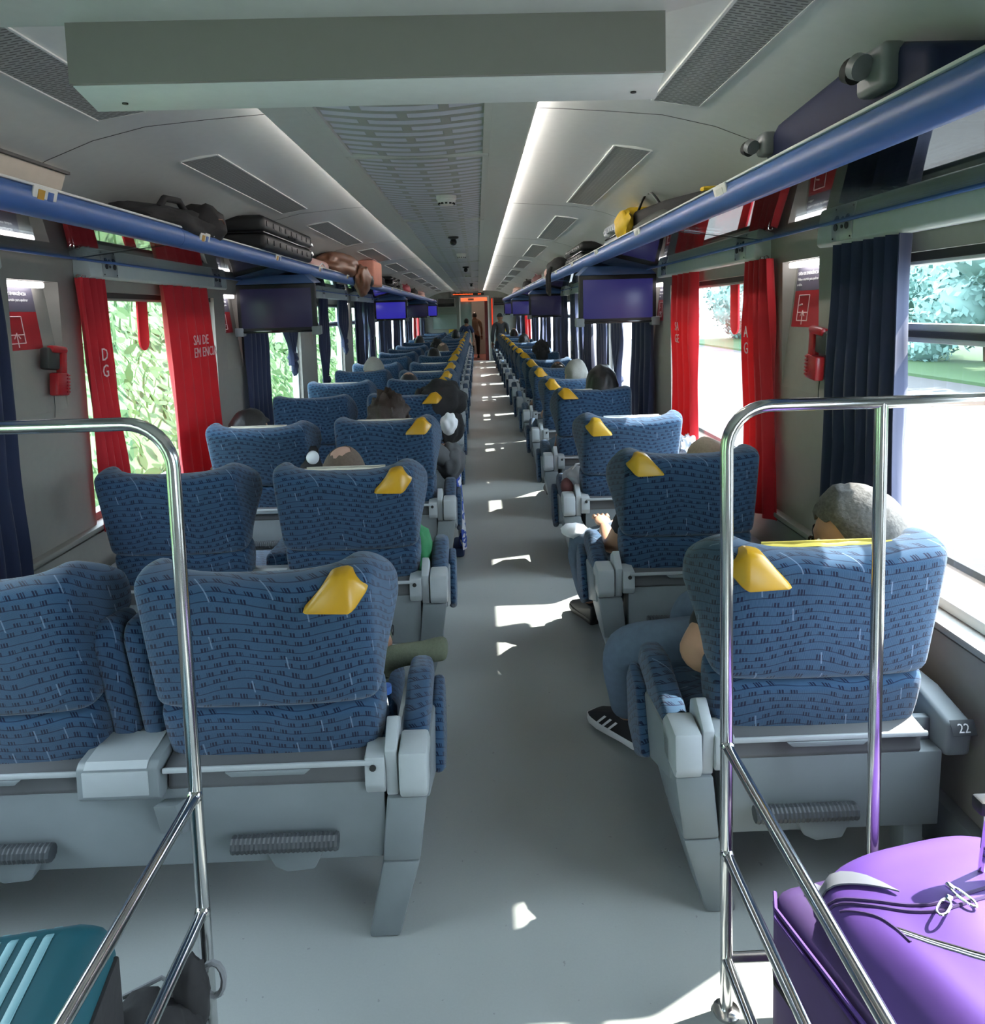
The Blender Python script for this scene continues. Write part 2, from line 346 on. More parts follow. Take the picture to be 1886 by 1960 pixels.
structure(m.build('ceiling', ['ceiling', 'frame_dark'], smooth=30))
# centre duct
m = MB()
for s in (-1, 1):
    m.prism([(XC+s*.275, 2.105), (XC+s*.40, 2.098), (XC+s*.408, 2.11), (XC+s*.40, 2.12), (XC+s*.275, 2.13)], 'y', 1.5, Y1)
m.box(XC-.40, XC+.40, 1.5, Y1, 2.150, 2.178)
structure(m.build('trim_3', 'panel', smooth=20))
g0 = None
for k in range(10):
    a = .93+2.0*k; b = a+1.95
    if a > 21: break
    if g0 is None:
        g0 = thing('ceiling_grille', 'slotted air grille panel of the centre ceiling duct', 'ceiling grille', (XC, 0, 0), group='slotted grille panels of the centre duct')
        m = MB(); m.grid(lambda u, v: ((u-.5)*.50, v*1.95, 2.118-.018*math.cos((u-.5)*PI)), 12, 2, thick=-.008); m.build('grille_panel', 'grille', g0)
        m = MB(); m.box(-.275, .275, 1.95, 2.0, 2.104, 2.13, .004); m.box(-.275, -.25, 0, 1.95, 2.106, 2.13); m.box(.25, .275, 0, 1.95, 2.106, 2.13); m.build('grille_frame', 'panel', g0)
        index_kids(g0); g = g0
    else: g = dup(g0)
    g.location.y = a
    if k == 0: relabel(g, 'nearest slotted air grille panel, right behind the overhead beam')
    elif k == 1: relabel(g, 'slotted grille panel with the first white smoke detector under it')
    else: relabel(g, 'slotted grille panel farther down the centre ceiling duct')
# cove light strips each side of the duct
for s in (-1, 1):
    t = thing('cove_lamp', ('long cove lamp strip glowing along the %s edge of the centre duct' % ('left' if s < 0 else 'right')), 'lamp', (XC+s*.385, 1.6, 2.121), group=None)
    m = MB(); m.box(-.014, .014, 0, 20.6, 0, .006); m.build('lamp_base', 'white_plastic', t)
    m = MB(); m.box(-.007, .007, 0.01, 20.59, .006, .020, .003); m.build('lamp_tube', 'cove' if s > 0 else 'cove_dim', t)
# perforated vents either side
v0 = None
for s in (-1, 1):
    for k in range(11):
        a = .80+2.07*k; xa, xb = XC+s*.76, XC+s*.90
        if a+1.47 > 22: break
        if v0 is None:
            v0 = thing('ceiling_vent', 'vent', 'ceiling vent')
            m = MB(); m.box(-.07, .07, 0, 1.46, -.003, .004); m.build('vent_mesh', 'vent_mesh', v0)
            m = MB(); m.box(.07, .077, 0, 1.46, -.007, .004); m.box(-.076, -.07, 0, 1.46, -.005, .004); m.box(-.07, .07, -.006, 0, -.005, .004); m.box(-.07, .07, 1.46, 1.466, -.005, .004); m.build('vent_frame', 'ceiling', v0)
            index_kids(v0); v = v0
        else: v = dup(v0)
        xm = (xa+xb)/2; v.location = (xm, a, ceil_z(xm)-.005)
        sl = math.atan2(ceil_z(XC+.90)-ceil_z(XC+.76), .14)
        v.rotation_euler = (0, -sl if s > 0 else PI*0+sl, 0)
        if s < 0: v.scale.x = -1
        side = 'right' if s > 0 else 'left'
        lab = ['large perforated ceiling vent beside the overhead beam on the %s' % side, 'perforated ceiling vent over the %s seats, first one past the beam' % side, 'perforated ceiling vent over the %s seats, second one past the beam' % side]
        v['label'] = lab[k] if k < 3 else 'small far perforated ceiling vent in the row over the %s seats' % side
        v['group'] = 'ceiling vents on the %s' % side
# near ceiling: lowered panel and the beam box
m = MB(); m.prism([(-.93, Y0), (-.93, 1.42), (.36, 1.42), (.45, 1.36), (.50, 1.25), (.52, Y0)], 'z', 2.045, 2.10, .004); structure(m.build('trim_4', 'ceiling'))
t = thing('ceiling_beam', 'wide dark grey box beam hanging across the ceiling in the foreground', 'ceiling beam', (0, 0, 0))
m = MB(); m.box(-.735, .365, 1.40, 1.412, 1.937, 2.046); m.build('front_panel', 'beam', t)
m = MB(); m.prism([(-.735, 1.412), (.365, 1.412), (.39, 1.58), (-.775, 1.58)], 'z', 1.935, 2.12, .003); m.build('underside', 'beam_under', t)
for x in (-.69, .33):
    m = MB(); m.lathe([(0, 0), (.006, 0), (.006, .004), (0, .004)], 8, Matrix.Translation((x, 1.52, 1.9325))); m.build('screw', 'screw', t)
# ceiling fittings
def fitting(kind, x, y, label, s=1.0):
    t = thing('smoke_detector' if kind == 'smoke' else 'dome_camera', label, 'smoke detector' if kind == 'smoke' else 'camera', (x, y, 2.10))
    if kind == 'smoke':
        m = MB(); m.lathe([(.052, 0), (.052, -.018), (.047, -.022)], 24); m.build('base', 'white_plastic', t)
        m = MB(); m.lathe([(.047, -.022), (.045, -.034), (.034, -.047), (.0, -.05)], 24); m.build('chamber', 'white_plastic', t)
        m = MB()
        for q in range(12):
            a = q*PI/6; m.box(-.006, .006, .038, .044, -.044, -.036, M=Matrix.Rotation(a, 4, 'Z'))
        m.build('air_slot', 'black', t)
    else:
        m = MB(); m.lathe([(.042, 0), (.042, -.012), (.02, -.02), (.02, -.03)], 20); m.build('mount', 'black', t)
        m = MB(); m.ball((0, 0, -.042), .028, 2); m.build('dome', 'black_gloss', t)
fitting('smoke', -.21+.07, 3.85, 'nearest white round smoke detector on the centre duct')
fitting('cam', -.17, 5.9, 'nearest small black dome camera on the centre duct')
fitting('smoke', -.14, 7.6, 'small white smoke detector behind the first dome camera')
fitting('cam', -.13, 9.8, 'small black dome camera in the middle of the duct')
fitting('smoke', -.12, 11.6, 'tiny white smoke detector just past the second dome camera')
fitting('cam', -.10, 15.5, 'tiny black dome camera near the far end of the duct')
fitting('smoke', -.10, 18.0, 'farthest tiny white smoke detector above the far door')
# cream cabinet above the left rack, near end
t = thing('wall_cabinet', 'cream cabinet built above the left luggage rack at the near end', 'cabinet', (0, 0, 0))
m = MB(); m.prism([(XL, 1.80), (-1.43, 1.80), (-1.36, 2.00), (-1.40, 2.03), (XL, 1.95)], 'y', -.6, 2.53, .003); m.build('body', 'wall_cream', t)
m = MB(); m.box(-1.40, -1.35, -.6, 2.535, 1.995, 2.005); m.build('edge_strip', 'frame_dark', t)

# ------------------------------------------------------------------ windows, valances, curtains
def window(side, k, emergency):
    a, b = win_y(k); X = XL if side < 0 else XR; s = side
    o = MB()
    for q in ((a, b, ZS+.018, ZS+.052), (a, b, ZT-.035, ZT), (a, a+.035, ZS, ZT), (b-.035, b, ZS, ZT)):
        o.box(min(X+s*.03, X+s*.088), max(X+s*.03, X+s*.088), *q[:2], *q[2:], .005)
    w = structure(o.build('window_%d' % (k+2 if side < 0 else NW+k+3), 'frame_white' if not emergency else 'wall'))
    g = MB(); g.box(min(X+s*.055, X+s*.061), max(X+s*.055, X+s*.061), a+.03, b-.03, ZS+.05, ZT-.03); g.build('pane', 'window_glass', w, smooth=0)
    if not emergency:
        g = MB(); xx = sorted((X+s*.038, X+s*.078)); g.box(*xx, a+.03, b-.03, 1.375, 1.392, .002); g.box(*xx, a+.03, b-.03, 1.408, 1.43, .002); g.build('transom', 'frame_white', w)
        g = MB(); xx = sorted((X+s*.03, X+s*.075)); g.box(*xx, a+.03, b-.03, 1.390, 1.410, .002); g.build('rubber_seal', 'frame_dark', w)
    g = MB(); xx = sorted((X+s*.02, X+s*.05)); g.box(*xx, a, b, ZT-.025, 1.69)
    g.build('head_rail', 'frame_dark', w)
RED = {-1: (1, 8), 1: (1, 7)}
for side in (-1, 1):
    for k in range(-1, NW): window(side, k, k in RED[side])  # first window of each side is unseen, added behind the camera for light
def valance(side, k):
    a, b = win_y(k); X = XL if side < 0 else XR; s = side; a -= .03; b += .06
    t = thing('curtain_valance', 'v', 'valance', (X, a, 1.74)); L = b-a
    def P(pts): return [(-s*p[0], p[1]) for p in pts]
    m = MB(); m.prism(P([(-.004, -.05), (.062, -.055), (.072, -.045), (.066, .05), (.055, .062), (-.004, .062)]), 'y', 0, L, .004); m.build('fascia', 'beam_light', t)
    for yy in (.10, L-.24):
        m = MB(); xx = sorted((-s*.064, -s*.074)); m.box(*xx, yy, yy+.13, -.045, .045, .002); pl = m.build('end_plate', 'alu', t)
        for dy, r in ((.03, .011), (.06, .006), (.10, .012)):
            m = MB(); m.lathe([(0, 0), (r, 0), (r, .004), (0, .004)], 10, Matrix.Translation((-s*.073, yy+dy, 0)) @ Matrix.Rotation(-s*PI/2, 4, 'Y')); m.build('lock', 'screw', pl)
        if k > 2: continue
        for dy in (.01, .12):
            for dz in (-.035, .035):
                m = MB(); m.lathe([(0, 0), (.003, 0), (.003, .003), (0, .003)], 6, Matrix.Translation((-s*.073, yy+dy, dz)) @ Matrix.Rotation(-s*PI/2, 4, 'Y')); m.build('screw', 'screw', pl)
    sd = 'left' if s < 0 else 'right'
    names = {0: 'nearest', 1: 'second', 2: 'third', 3: 'fourth', 4: 'fifth', 5: 'sixth', 6: 'seventh', 7: 'eighth', 8: 'ninth', 9: 'farthest'}
    t['label'] = 'grey curtain valance box over the %s window of the %s wall' % (names[k], sd); t['group'] = 'valance boxes on the %s wall' % sd
for side in (-1, 1):
    for k in range(NW): valance(side, k)
def curtain(side, y0t, y1t, y0b, y1b, color, label, zt=1.685, zb=.60, folds=5, depth=.028, knot=None, seed=0, rings=True, group=None, lift=.05):
    # hanging sheet between window and aisle; knot = z of a knot tied in it
    X = XL if side < 0 else XR; s = side; rnd = random.Random(seed*13+5)
    cat = 'curtain'
    t = thing('curtain', label, cat, (0, 0, 0), group=group); ph = rnd.random()*6
    z_end = zb if knot is None else knot-.10
    def fn(u, v):
        z = zt+(z_end-zt)*v; q = v
        a = y0t+(y0b-y0t)*q; b = y1t+(y1b-y1t)*q
        if knot is not None:
            c = (a+b)/2; k = 1-.78*ss(zt-.12, knot+.02, zt+(zt-z)*0)*0
            d = (zt-z)/(zt-knot); pin = 1+.25*math.sin(min(1, d)*PI*.8)-.80*ss(.55, 1.0, d); a = c+(a-c)*pin; b = c+(b-c)*pin
        y = a+(b-a)*u; A = depth*(.8+.5*noise.noise(Vector((v*2, seed, 0))))
        x = X-s*(lift+A*math.sin(u*folds*2*PI+ph+.9*math.sin(v*2.2+seed))+.006*noise.noise(Vector((u*9, v*4, seed))))
        return (x, y, z)
    m = MB(); m.grid(fn, folds*8, 18, thick=.003); m.build('cloth', color+'_curtain', t, smooth=80)
    if knot is not None:
        c = (y0t+y1t+y0b+y1b)/4+((y0b+y1b)-(y0t+y1t))/4; m = MB()
        m.ball((X-s*lift, c, knot-.03), (.045, .05, .05), 3, lambda p: p*(1+.28*noise.noise(p*2.4+Vector((seed, 0, 0)))))
        m.ball((X-s*(lift+.01), c+.01, knot-.12), (.032, .036, .07), 3, lambda p: p*(1+.35*noise.noise(p*2.6+Vector((seed, 3, 0))))); m.build('knot', color+'_curtain', t, smooth=80)
    if rings:
        n = 5
        for i in range(n):
            m = MB(); y = y0t+(y1t-y0t)*(i+.5)/n
            m.tube([(X-s*(lift+.0)+.009*math.cos(q*PI/4), y, zt+.004+.009*math.sin(q*PI/4)) for q in range(8)], .0018, 5, closed=True)
            m.build('ring', 'chrome', t)
    return t
def band(sd): return 'navy curtains on the %s wall' % sd
# left wall
curtain(-1, 2.20, 2.50, 2.16, 2.56, 'navy', 'dark navy curtain at the left edge of the picture beside the near pillar', seed=1)
curtain(-1, 3.02, 3.22, 3.12, 3.36, 'red', 'red curtain on the near side of the left red-curtained window', seed=2, folds=4)
curtain(-1, 3.82, 4.42, 3.92, 4.58, 'red', 'red curtain with white letters, far side of the left red-curtained window', seed=3, folds=5)
curtain(-1, 5.15, 5.65, 5.17, 5.75, 'navy', 'navy curtain hanging straight under the nearest left screen', seed=4, folds=5)
curtain(-1, 6.22, 6.62, 6.25, 6.60, 'navy', 'navy curtain tied in a knot right of the nearest left screen', seed=5, knot=1.18, folds=4)
curtain(-1, 7.66, 7.95, 7.60, 8.0, 'navy', 'long navy curtain knotted near the sill at the third left window', seed=6, knot=.86, folds=4)
curtain(-1, 8.70, 9.15, 8.7, 9.2, 'navy', 'knotted navy curtain on the far side of the third left window', seed=7, knot=1.22, folds=4)
curtain(-1, 9.9, 10.3, 9.9, 10.4, 'navy', 'straight navy curtain on the near side of the fourth left window', seed=8)
curtain(-1, 10.95, 11.4, 10.9, 11.4, 'navy', 'knotted navy curtain on the far side of the fourth left window', seed=9, knot=1.2, folds=4)
# right wall
curtain(1, 2.02, 2.40, 2.06, 2.50, 'navy', 'large dark navy curtain on the right wall beside the big window', seed=11, folds=6, depth=.034)
curtain(1, 3.00, 3.22, 2.95, 3.27, 'red', 'red curtain on the near side of the right red-curtained window', seed=12, folds=4)
curtain(1, 4.00, 4.46, 4.00, 4.52, 'red', 'bright red curtain on the far side of the right red-curtained window', seed=13, folds=4)
curtain(1, 5.03, 5.58, 5.03, 5.66, 'navy', 'navy curtain hanging beneath the right edge of the nearest right screen', seed=14, folds=4)
curtain(1, 6.07, 6.50, 6.05, 6.45, 'navy', 'navy curtain knotted into a lilac lump under the nearest right screen', seed=15, knot=.92, folds=4)
curtain(1, 6.80, 7.3, 6.8, 7.35, 'navy', 'navy curtain left of the knotted one under the nearest right screen', seed=16, folds=4)
curtain(1, 7.62, 8.05, 7.62, 8.15, 'navy', 'straight navy curtain just beyond the nearest right screen', seed=17)
curtain(1, 8.85, 9.2, 8.85, 9.2, 'navy', 'knotted navy curtain right of the second right screen', seed=18, knot=1.0, folds=4)
for side in (-1, 1):
    sd = 'left' if side < 0 else 'right'
    for k in range(3 if side > 0 else 4, NW):
        a, b = win_y(k); red = k in RED[side]
        spots = [(a+.02, a+.38), (a+.62, a+.86), (b-.42, b+.02)]
        if side > 0 and k == 3: spots = spots[1:]+[]
        if side < 0 and k == 4: pass
        for i, (p, q) in enumerate(spots):
            if red and i == 1: continue
            far = 'far small %s curtain toward the end of the %s wall' % ('red' if red else 'navy', sd)
            curtain(side, p, q, p, q+.05, 'red' if red else 'navy', far, seed=40+k*5+i+side*3, folds=3, rings=False, group='far %s curtains of the %s wall' % ('red' if red else 'navy', sd))
# red pull tabs in the emergency windows
for side, k, yt in ((-1, 1, 3.80), (1, 1, 3.66)):
    X = XL if side < 0 else XR; s = side
    pts = [(-.055, 0), (.055, 0), (.055, -.20)]+[(.055*math.cos(q*PI/8), -.20-.055*math.sin(q*PI/8)) for q in range(1, 8)]+[(-.055, -.20)]
    m = MB(); xx = sorted((X+s*.040, X+s*.050)); m.prism([(yt+p[0], ZT-.03+p[1]) for p in pts], 'x', xx[0], xx[1], .002)
    tag(m.build('emergency_tab', 'red_curtain'), 'rounded red emergency pull tab hanging in the %s red-curtained window' % ('left' if s < 0 else 'right'), 'pull tab')
# lettering on the curtains
def curtain_text(side, txt, y, z, size, rot):
    me = text_mesh(txt, size, .0008, 'text_pale'); return me
par = [o for o in bpy.data.objects if o.name.startswith('curtain') and o.get('label', '').startswith('red curtain with white letters')][0]
for txt, z in (('SAI DE', 1.36), ('EM ENCIA', 1.29)):
    o = link('lettering', text_mesh(txt, .078, .001, 'text_pale'), par); o.rotation_euler = (PI/2, 0, PI/2); o.location = (XL+.10, 4.08, z)
par = [o for o in bpy.data.objects if o.get('label', '').startswith('red curtain on the near side of the left')][0]
for txt, z in (('D', 1.34), ('G', 1.27)):
    o = link('lettering', text_mesh(txt, .075, .001, 'text_pale'), par); o.rotation_euler = (PI/2, 0, PI/2); o.location = (XL+.095, 3.09, z)
par = [o for o in bpy.data.objects if o.get('label', '').startswith('red curtain on the near side of the right')][0]
for txt, z in (('A', 1.36), ('G', 1.29)):
    o = link('lettering', text_mesh(txt, .07, .001, 'text_pale'), par); o.rotation_euler = (PI/2, 0, -PI/2); o.location = (XR-.10, 3.14, z)
par = [o for o in bpy.data.objects if o.get('label', '').startswith('bright red curtain')][0]
for txt, z in (('SA', 1.36), ('GE', 1.29)):
    o = link('lettering', text_mesh(txt, .07, .001, 'text_pale'), par); o.rotation_euler = (PI/2, 0, -PI/2); o.location = (XR-.085, 4.30, z)

# ------------------------------------------------------------------ niches: lamp, notice, hammer
for side in (-1, 1):
    X = XL if side < 0 else XR; s = side; sd = 'left' if s < 0 else 'right'
    for k in range(NW-1):
        a = win_y(k)[1]; na, nb = a+.19, a+.51
        near = {0: 'nearest', 1: 'second', 2: 'third'}.get(k)
        t = thing('niche_lamp', ('bright tube lamp at the top of the %s niche in the %s wall' % (near, sd)) if near else 'small far niche lamp in a pillar of the %s wall' % sd, 'lamp', (X, na, 1.665), group='niche lamps of the %s wall' % sd)
        if side < 0:
            ya, yb = .0, .25
        else: ya, yb = .03, .29
        xx = sorted((s*.012, s*.045)); m = MB(); m.box(*xx, ya, yb, -.004, .0, .001); m.build('lamp_base', 'white_plastic', t)
        xx = sorted((s*.010, s*.040)); m = MB(); m.box(*xx, ya+.002, yb-.002, -.026, -.005, .006); m.build('lamp_tube', 'lamp_strip', t)
        if k < 2:
            # slanted notice on the niche back
            t = thing('emergency_notice', 'red and grey emergency exit notice in the %s niche of the %s wall' % (near, sd), 'sign', (0, 0, 0))
            y0_, y1_ = (na+.004, na+.235) if side < 0 else (na+.05, na+.30)
            y0_, y1_ = (y0_, y1_)
            slope = .062/.505
            def Q(y, z, off=.002): return (X+s*((z-1.16)*slope-off), y, z)
            zt_, zb_, zm = 1.640, 1.405, 1.548
            fa, fb = (y0_, y1_)
            m = MB(); m.hull([Q(y, z, o) for y in (fa, fb) for z in (zb_, zm) for o in (.0005, .002)]); m.build('red_field', 'sign_red', t, smooth=0)
            m = MB(); m.hull([Q(y, z, o) for y in (fa, fb) for z in (zm, zt_) for o in (.0005, .0022)]); m.build('grey_field', 'sign_gray', t, smooth=0)
            # pictogram
            m = MB(); W_ = fb-fa; c = fa+W_*(.36 if side < 0 else .64); hw = .045
            loop = [(c-hw, 1.43), (c+hw, 1.43), (c+hw, 1.53), (c-hw, 1.53)]
            for (p, q) in zip(loop, loop[1:]+loop[:1]): m.tube([Q(p[0], p[1], .003), Q(q[0], q[1], .003)], .002, 4)
            m.tube([Q(c-hw, 1.462, .003), Q(c+hw, 1.462, .003)], .002, 4); m.tube([Q(c, 1.415, .003), Q(c, 1.47, .003)], .0022, 4)
            m.tube([Q(c-.018, 1.448, .003), Q(c, 1.468, .003), Q(c+.018, 1.448, .003)], .0022, 4)
            if side > 0: m.tube([Q(c+.035, 1.49, .003), Q(c+.01, 1.495, .003)], .003, 4)
            m.build('pictogram', 'text_pale', t)
            ang = math.atan(slope)
            for txt, z, sz in (('SAÍDA DE EMERGÊNCIA', 1.610, .0165), ('Utilize o martelo para quebrar', 1.588, .0145), ('o vidro.', 1.567, .0145)):
                o = link('lettering', text_mesh(txt, sz, .0003, 'sign_white', bold=.0004), t)
                if side < 0: o.matrix_local = Matrix.Translation(Q(fa+.012, z, .0035)) @ Matrix.Rotation(PI/2, 4, 'Z') @ Matrix.Rotation(PI/2+0, 4, 'X')
                else: o.matrix_local = Matrix.Translation(Q(fb-.012, z, .0035)) @ Matrix.Rotation(-PI/2, 4, 'Z') @ Matrix.Rotation(PI/2, 4, 'X')
    # emergency hammer on the first pillar
    y0_ = win_y(0)[1]+(.33 if side < 0 else .08); 
    t = thing('emergency_hammer', 'red emergency hammer in a black bracket on the near %s pillar' % sd, 'hammer', (X, y0_+.07, 1.22), rx=.0)
    t.rotation_euler = (-.12 if s < 0 else .10, 0, 0)
    def bx(m, a, b, *q, **kw): xx = sorted((-s*a, -s*b)); m.box(*xx, *q, **kw)
    m = MB(); bx(m, 0, .035, -.075, .01, .10, .185, bev=.01); m.build('bracket', 'frame_dark', t)
    m = MB(); bx(m, .012, .045, -.055, .05, .165, .195, bev=.012); m.build('head', 'hammer_red', t)
    m = MB(); bx(m, .015, .042, .008, .045, .085, .18, bev=.006); bx(m, .010, .046, -.03, .055, 0, .09, bev=.008)
    m.build('handle', 'hammer_red', t)
    m = MB()
    for q in range(6): bx(m, .046, .050, .030, .050, .012+q*.013, .018+q*.013, bev=.001)
    m.build('grip_rib', 'sign_red', t)
    m = MB(); m.tube([(-s*.012, .0, .01), (-s*.01, .01, -.04), (-s*.008, .012, -.085)], .0015, 5); m.build('cord', 'black', t)
# ------------------------------------------------------------------ luggage racks
def rack(side):
    s = side; sd = 'left' if s < 0 else 'right'; X = XL if s < 0 else XR; RX = -1.185 if s < 0 else .785
    t = thing('luggage_rack', 'overhead luggage rack with a fat blue rail and glass shelf along the %s wall' % sd, 'luggage rack', (0, 0, 0))
    cuts = [-.9, .72, 2.96, 5.20, 7.44, 9.68, 11.92, 14.16, 16.40, 18.64, 21.2]
    prof = []
    for q in range(16):
        a = q*2*PI/16; prof.append((RX+.033*math.cos(a)*(1.15 if math.cos(a)*s < 0 else .7), 1.828+.041*math.sin(a)))
    for a, b in zip(cuts, cuts[1:]):
        m = MB(); m.prism(prof, 'y', a+.0015, b-.0015); rl = m.build('rail', 'rail_blue', t, smooth=60)
        m = MB(); m.box(RX-.022, RX+.022, a+.001, b-.001, 1.866, 1.874, .003); m.build('lip', 'rail_lip', rl)
        m = MB(); xa, xb = RX+s*.02, X-s*.088
        m.prism([(xa, 1.800), (xb, 1.755), (xb, 1.761), (xa, 1.806)], 'y', a+.012, b-.012); m.build('glass_shelf', 'shelf_glass', t, smooth=0)
        m = MB(); xx = sorted((X-s*.096, X-s*.082)); m.box(*xx, a, b, 1.750, 1.766, .003); m.build('wall_strip', 'rail_blue', t)
    for y in cuts[3:-1]:
        m = MB(); m.prism([(RX, 1.80), (RX+s*.02, 1.793), (X, 1.757), (X, 1.766), (RX+s*.02, 1.80)], 'y', y-.004, y+.004); m.build('support_arm', 'bracket_blue', t)
    y = 2.02 if s < 0 else 2.24
    while y < 13:
        M = Matrix.Translation((RX-s*.0335, y, 1.842)) @ Matrix.Rotation(-s*.25, 4, 'Y')
        m = MB(); xx = sorted((0, -s*.006)); m.box(*xx, -.055, .055, -.022, .022, .005, M=M, seg=2); p = m.build('number_plate', 'white_plastic', t)
        xx = sorted((-s*.005, -s*.0075))
        if s < 0:
            m = MB(); m.box(*xx, -.035, -.006, -.014, .014, M=M); m.build('plate_symbol', 'yellow', p); m = MB(); m.box(*xx, .010, .036, -.013, .013, .001, M=M); m.build('plate_symbol', 'rail_blue', p)
        else:
            m = MB(); m.box(*xx, -.028, .028, -.010, .010, M=M); m.build('plate_symbol', 'rail_lip', p)
        y += 1.155
rack(-1); rack(1)

# ------------------------------------------------------------------ screens
def tv(x, y, scr, label, glow=False):
    t = thing('ceiling_screen', label, 'screen', (x, y, 1.56)); t.rotation_euler = (.06, 0, 0)
    m = MB(); m.box(-.265, .265, 0, .05, -.165, .165, .008); m.build('housing', 'black', t)
    m = MB(); m.box(-.238, .238, -.003, .004, -.130, .135, .001); m.build('display', scr, t)
    m = MB(); m.box(-.25, .25, -.004, .0, -.160, -.148, .001); m.build('bezel_strip', 'black_gloss', t)
    for a in (-.26, .26):
        m = MB(); m.box(a-.03, a+.03, -.006, .056, -.185, -.125, .006); m.build('corner_bracket', 'plastic', t)
    m = MB(); m.prism([(-.265, .165), (-.2, .225), (.2, .225), (.265, .165)], 'y', .0, .22, .004); m.build('mount', 'bracket_blue', t)
for x, y, sc, lb in ((-1.355, 5.0, 'screen_dim', 'nearest black-framed screen hanging under the left rack'), (-1.40, 12.0, 'screen_bright', 'bright blue screen, second under the left rack'),
                     (-1.40, 17.2, 'screen_dim', 'dark screen, third under the left rack'), (-1.35, 20.4, 'screen_bright', 'farthest tiny blue screen under the left rack'),
                     (.965, 5.0, 'screen_blue', 'nearest purple-lit screen hanging under the right rack'), (1.0, 10.3, 'screen_dim', 'dark blue screen, second under the right rack'),
                     (1.0, 15.6, 'screen_blue', 'pale violet screen, third under the right rack'), (.99, 19.6, 'screen_blue', 'farthest tiny screen under the right rack')):
    tv(x, y, sc, lb)

# ------------------------------------------------------------------ seats
def shell_mesh(zb, zt, B0, B1, Wb, Wt, Db, Dt, dip, round_top, round_bot, wingdrop=.140):
    n = 17; levels = [0, .02, .07, .16, .3, .45, .6, .75, .86, .93, .97, .99, 1.0]
    def outline(t):
        k = ss(0, .55, t); B = B0+(B1-B0)*k; W = Wb+(Wt-Wb)*ss(0, .6, t); D = Db+(Dt-Db)*ss(.05, .7, t)
        half_o = [(0, -.010), (.10, -.010), (.18, -.006), (B-.025, .0), (B-.004, .012), (B+.003, .035), (B+(W-B)*.55, D*.55), (W-.004, D*.90), (W-.010, D)]
        half_i = [(0, .085), (.10, .086), (.17, .09), (B-.075, .105), (B-.062, .118), (B-.052, .13), (B+(W-B)*.55-.05, max(D*.62, .135)), (W-.046, D*.93), (W-.034, D+.006)]
        return half_o, half_i, B, W
    def ring(t):
        ho, hi, B, W = outline(t); pts = []
        e = 1.0
        if t > 1-round_top: q = (t-(1-round_top))/round_top; e = math.sqrt(max(0, 1-q*q))
        if t < round_bot: q = 1-t/round_bot; e = min(e, math.sqrt(max(.15, 1-q*q*.8)))
        O, I = [], []
        for o, i in zip(ho, hi):
            mx, my = (o[0]+i[0])/2, (o[1]+i[1])/2; O.append((mx+(o[0]-mx)*e, my+(o[1]-my)*e)); I.append((mx+(i[0]-mx)*e, my+(i[1]-my)*e))
        def zz(p):
            f = ss(.3, 1.0, t); x = abs(p[0]); d = dip*(1-ss(.10, B-.02, x))
            wd = wingdrop*ss(.06, .25, p[1])*ss(B-.05, W, x)
            return zb+(zt-zb)*t-f*(d+wd)
        full_o = [(-x, y) for x, y in O[:0:-1]]+O; full_i = [(-x, y) for x, y in I[:0:-1]]+I
        return [(x, y, zz((x, y))) for x, y in full_o], [(x, y, zz((x, y))) for x, y in full_i]
    bm = bmesh.new(); R = []
    for t in levels:
        o, i = ring(t); R.append(([bm.verts.new(p) for p in o], [bm.verts.new(p) for p in i]))
    for (o0, i0), (o1, i1) in zip(R, R[1:]):
        for k in range(len(o0)-1):
            bm.faces.new((o0[k], o0[k+1], o1[k+1], o1[k])); bm.faces.new((i0[k+1], i0[k], i1[k], i1[k+1]))
        bm.faces.new((o0[-1], i0[-1], i1[-1], o1[-1])); bm.faces.new((i0[0], o0[0], o1[0], i1[0]))
    for (o, i), fl in ((R[0], 0), (R[-1], 1)):
        for k in range(len(o)-1):
            q = (o[k+1], o[k], i[k], i[k+1]); bm.faces.new(q if fl == 0 else q[::-1])
    bmesh.ops.remove_doubles(bm, verts=bm.verts[:], dist=1e-5)
    bmesh.ops.recalc_face_normals(bm, faces=bm.faces[:])
    mb = MB(); mb.bm.free(); mb.bm = bm; return mb.mesh('backrest', 180)
ME = {}
def shared(key, fn, mats):
    if key not in ME:
        me = fn(); me.materials.clear()
        for q in (mats if isinstance(mats, (list, tuple)) else [mats]): me.materials.append(MATS[q])
        ME[key] = me
    return ME[key]
def mbm(fn, smooth=35):
    def g():
        m = MB(); fn(m); return m.mesh('m', smooth)
    return g
PIV = .455; BL = .490
def cap_pts(a):
    h = .425
    P = [(-.085, -.036, h), (.040, -.046, h+.002), (.078, .005, h+.040), (.028, .0, h+.092), (-.014, .004, h+.080), (-.085, .085, h), (.050, .09, h+.002), (.078, .05, h+.038), (.026, .055, h+.086), (-.014, .05, h+.076)]
    return [(a*(p[0]*.9+.192), p[1]*.92-.004, .424+(p[2]-.432)*.88) for p in P]
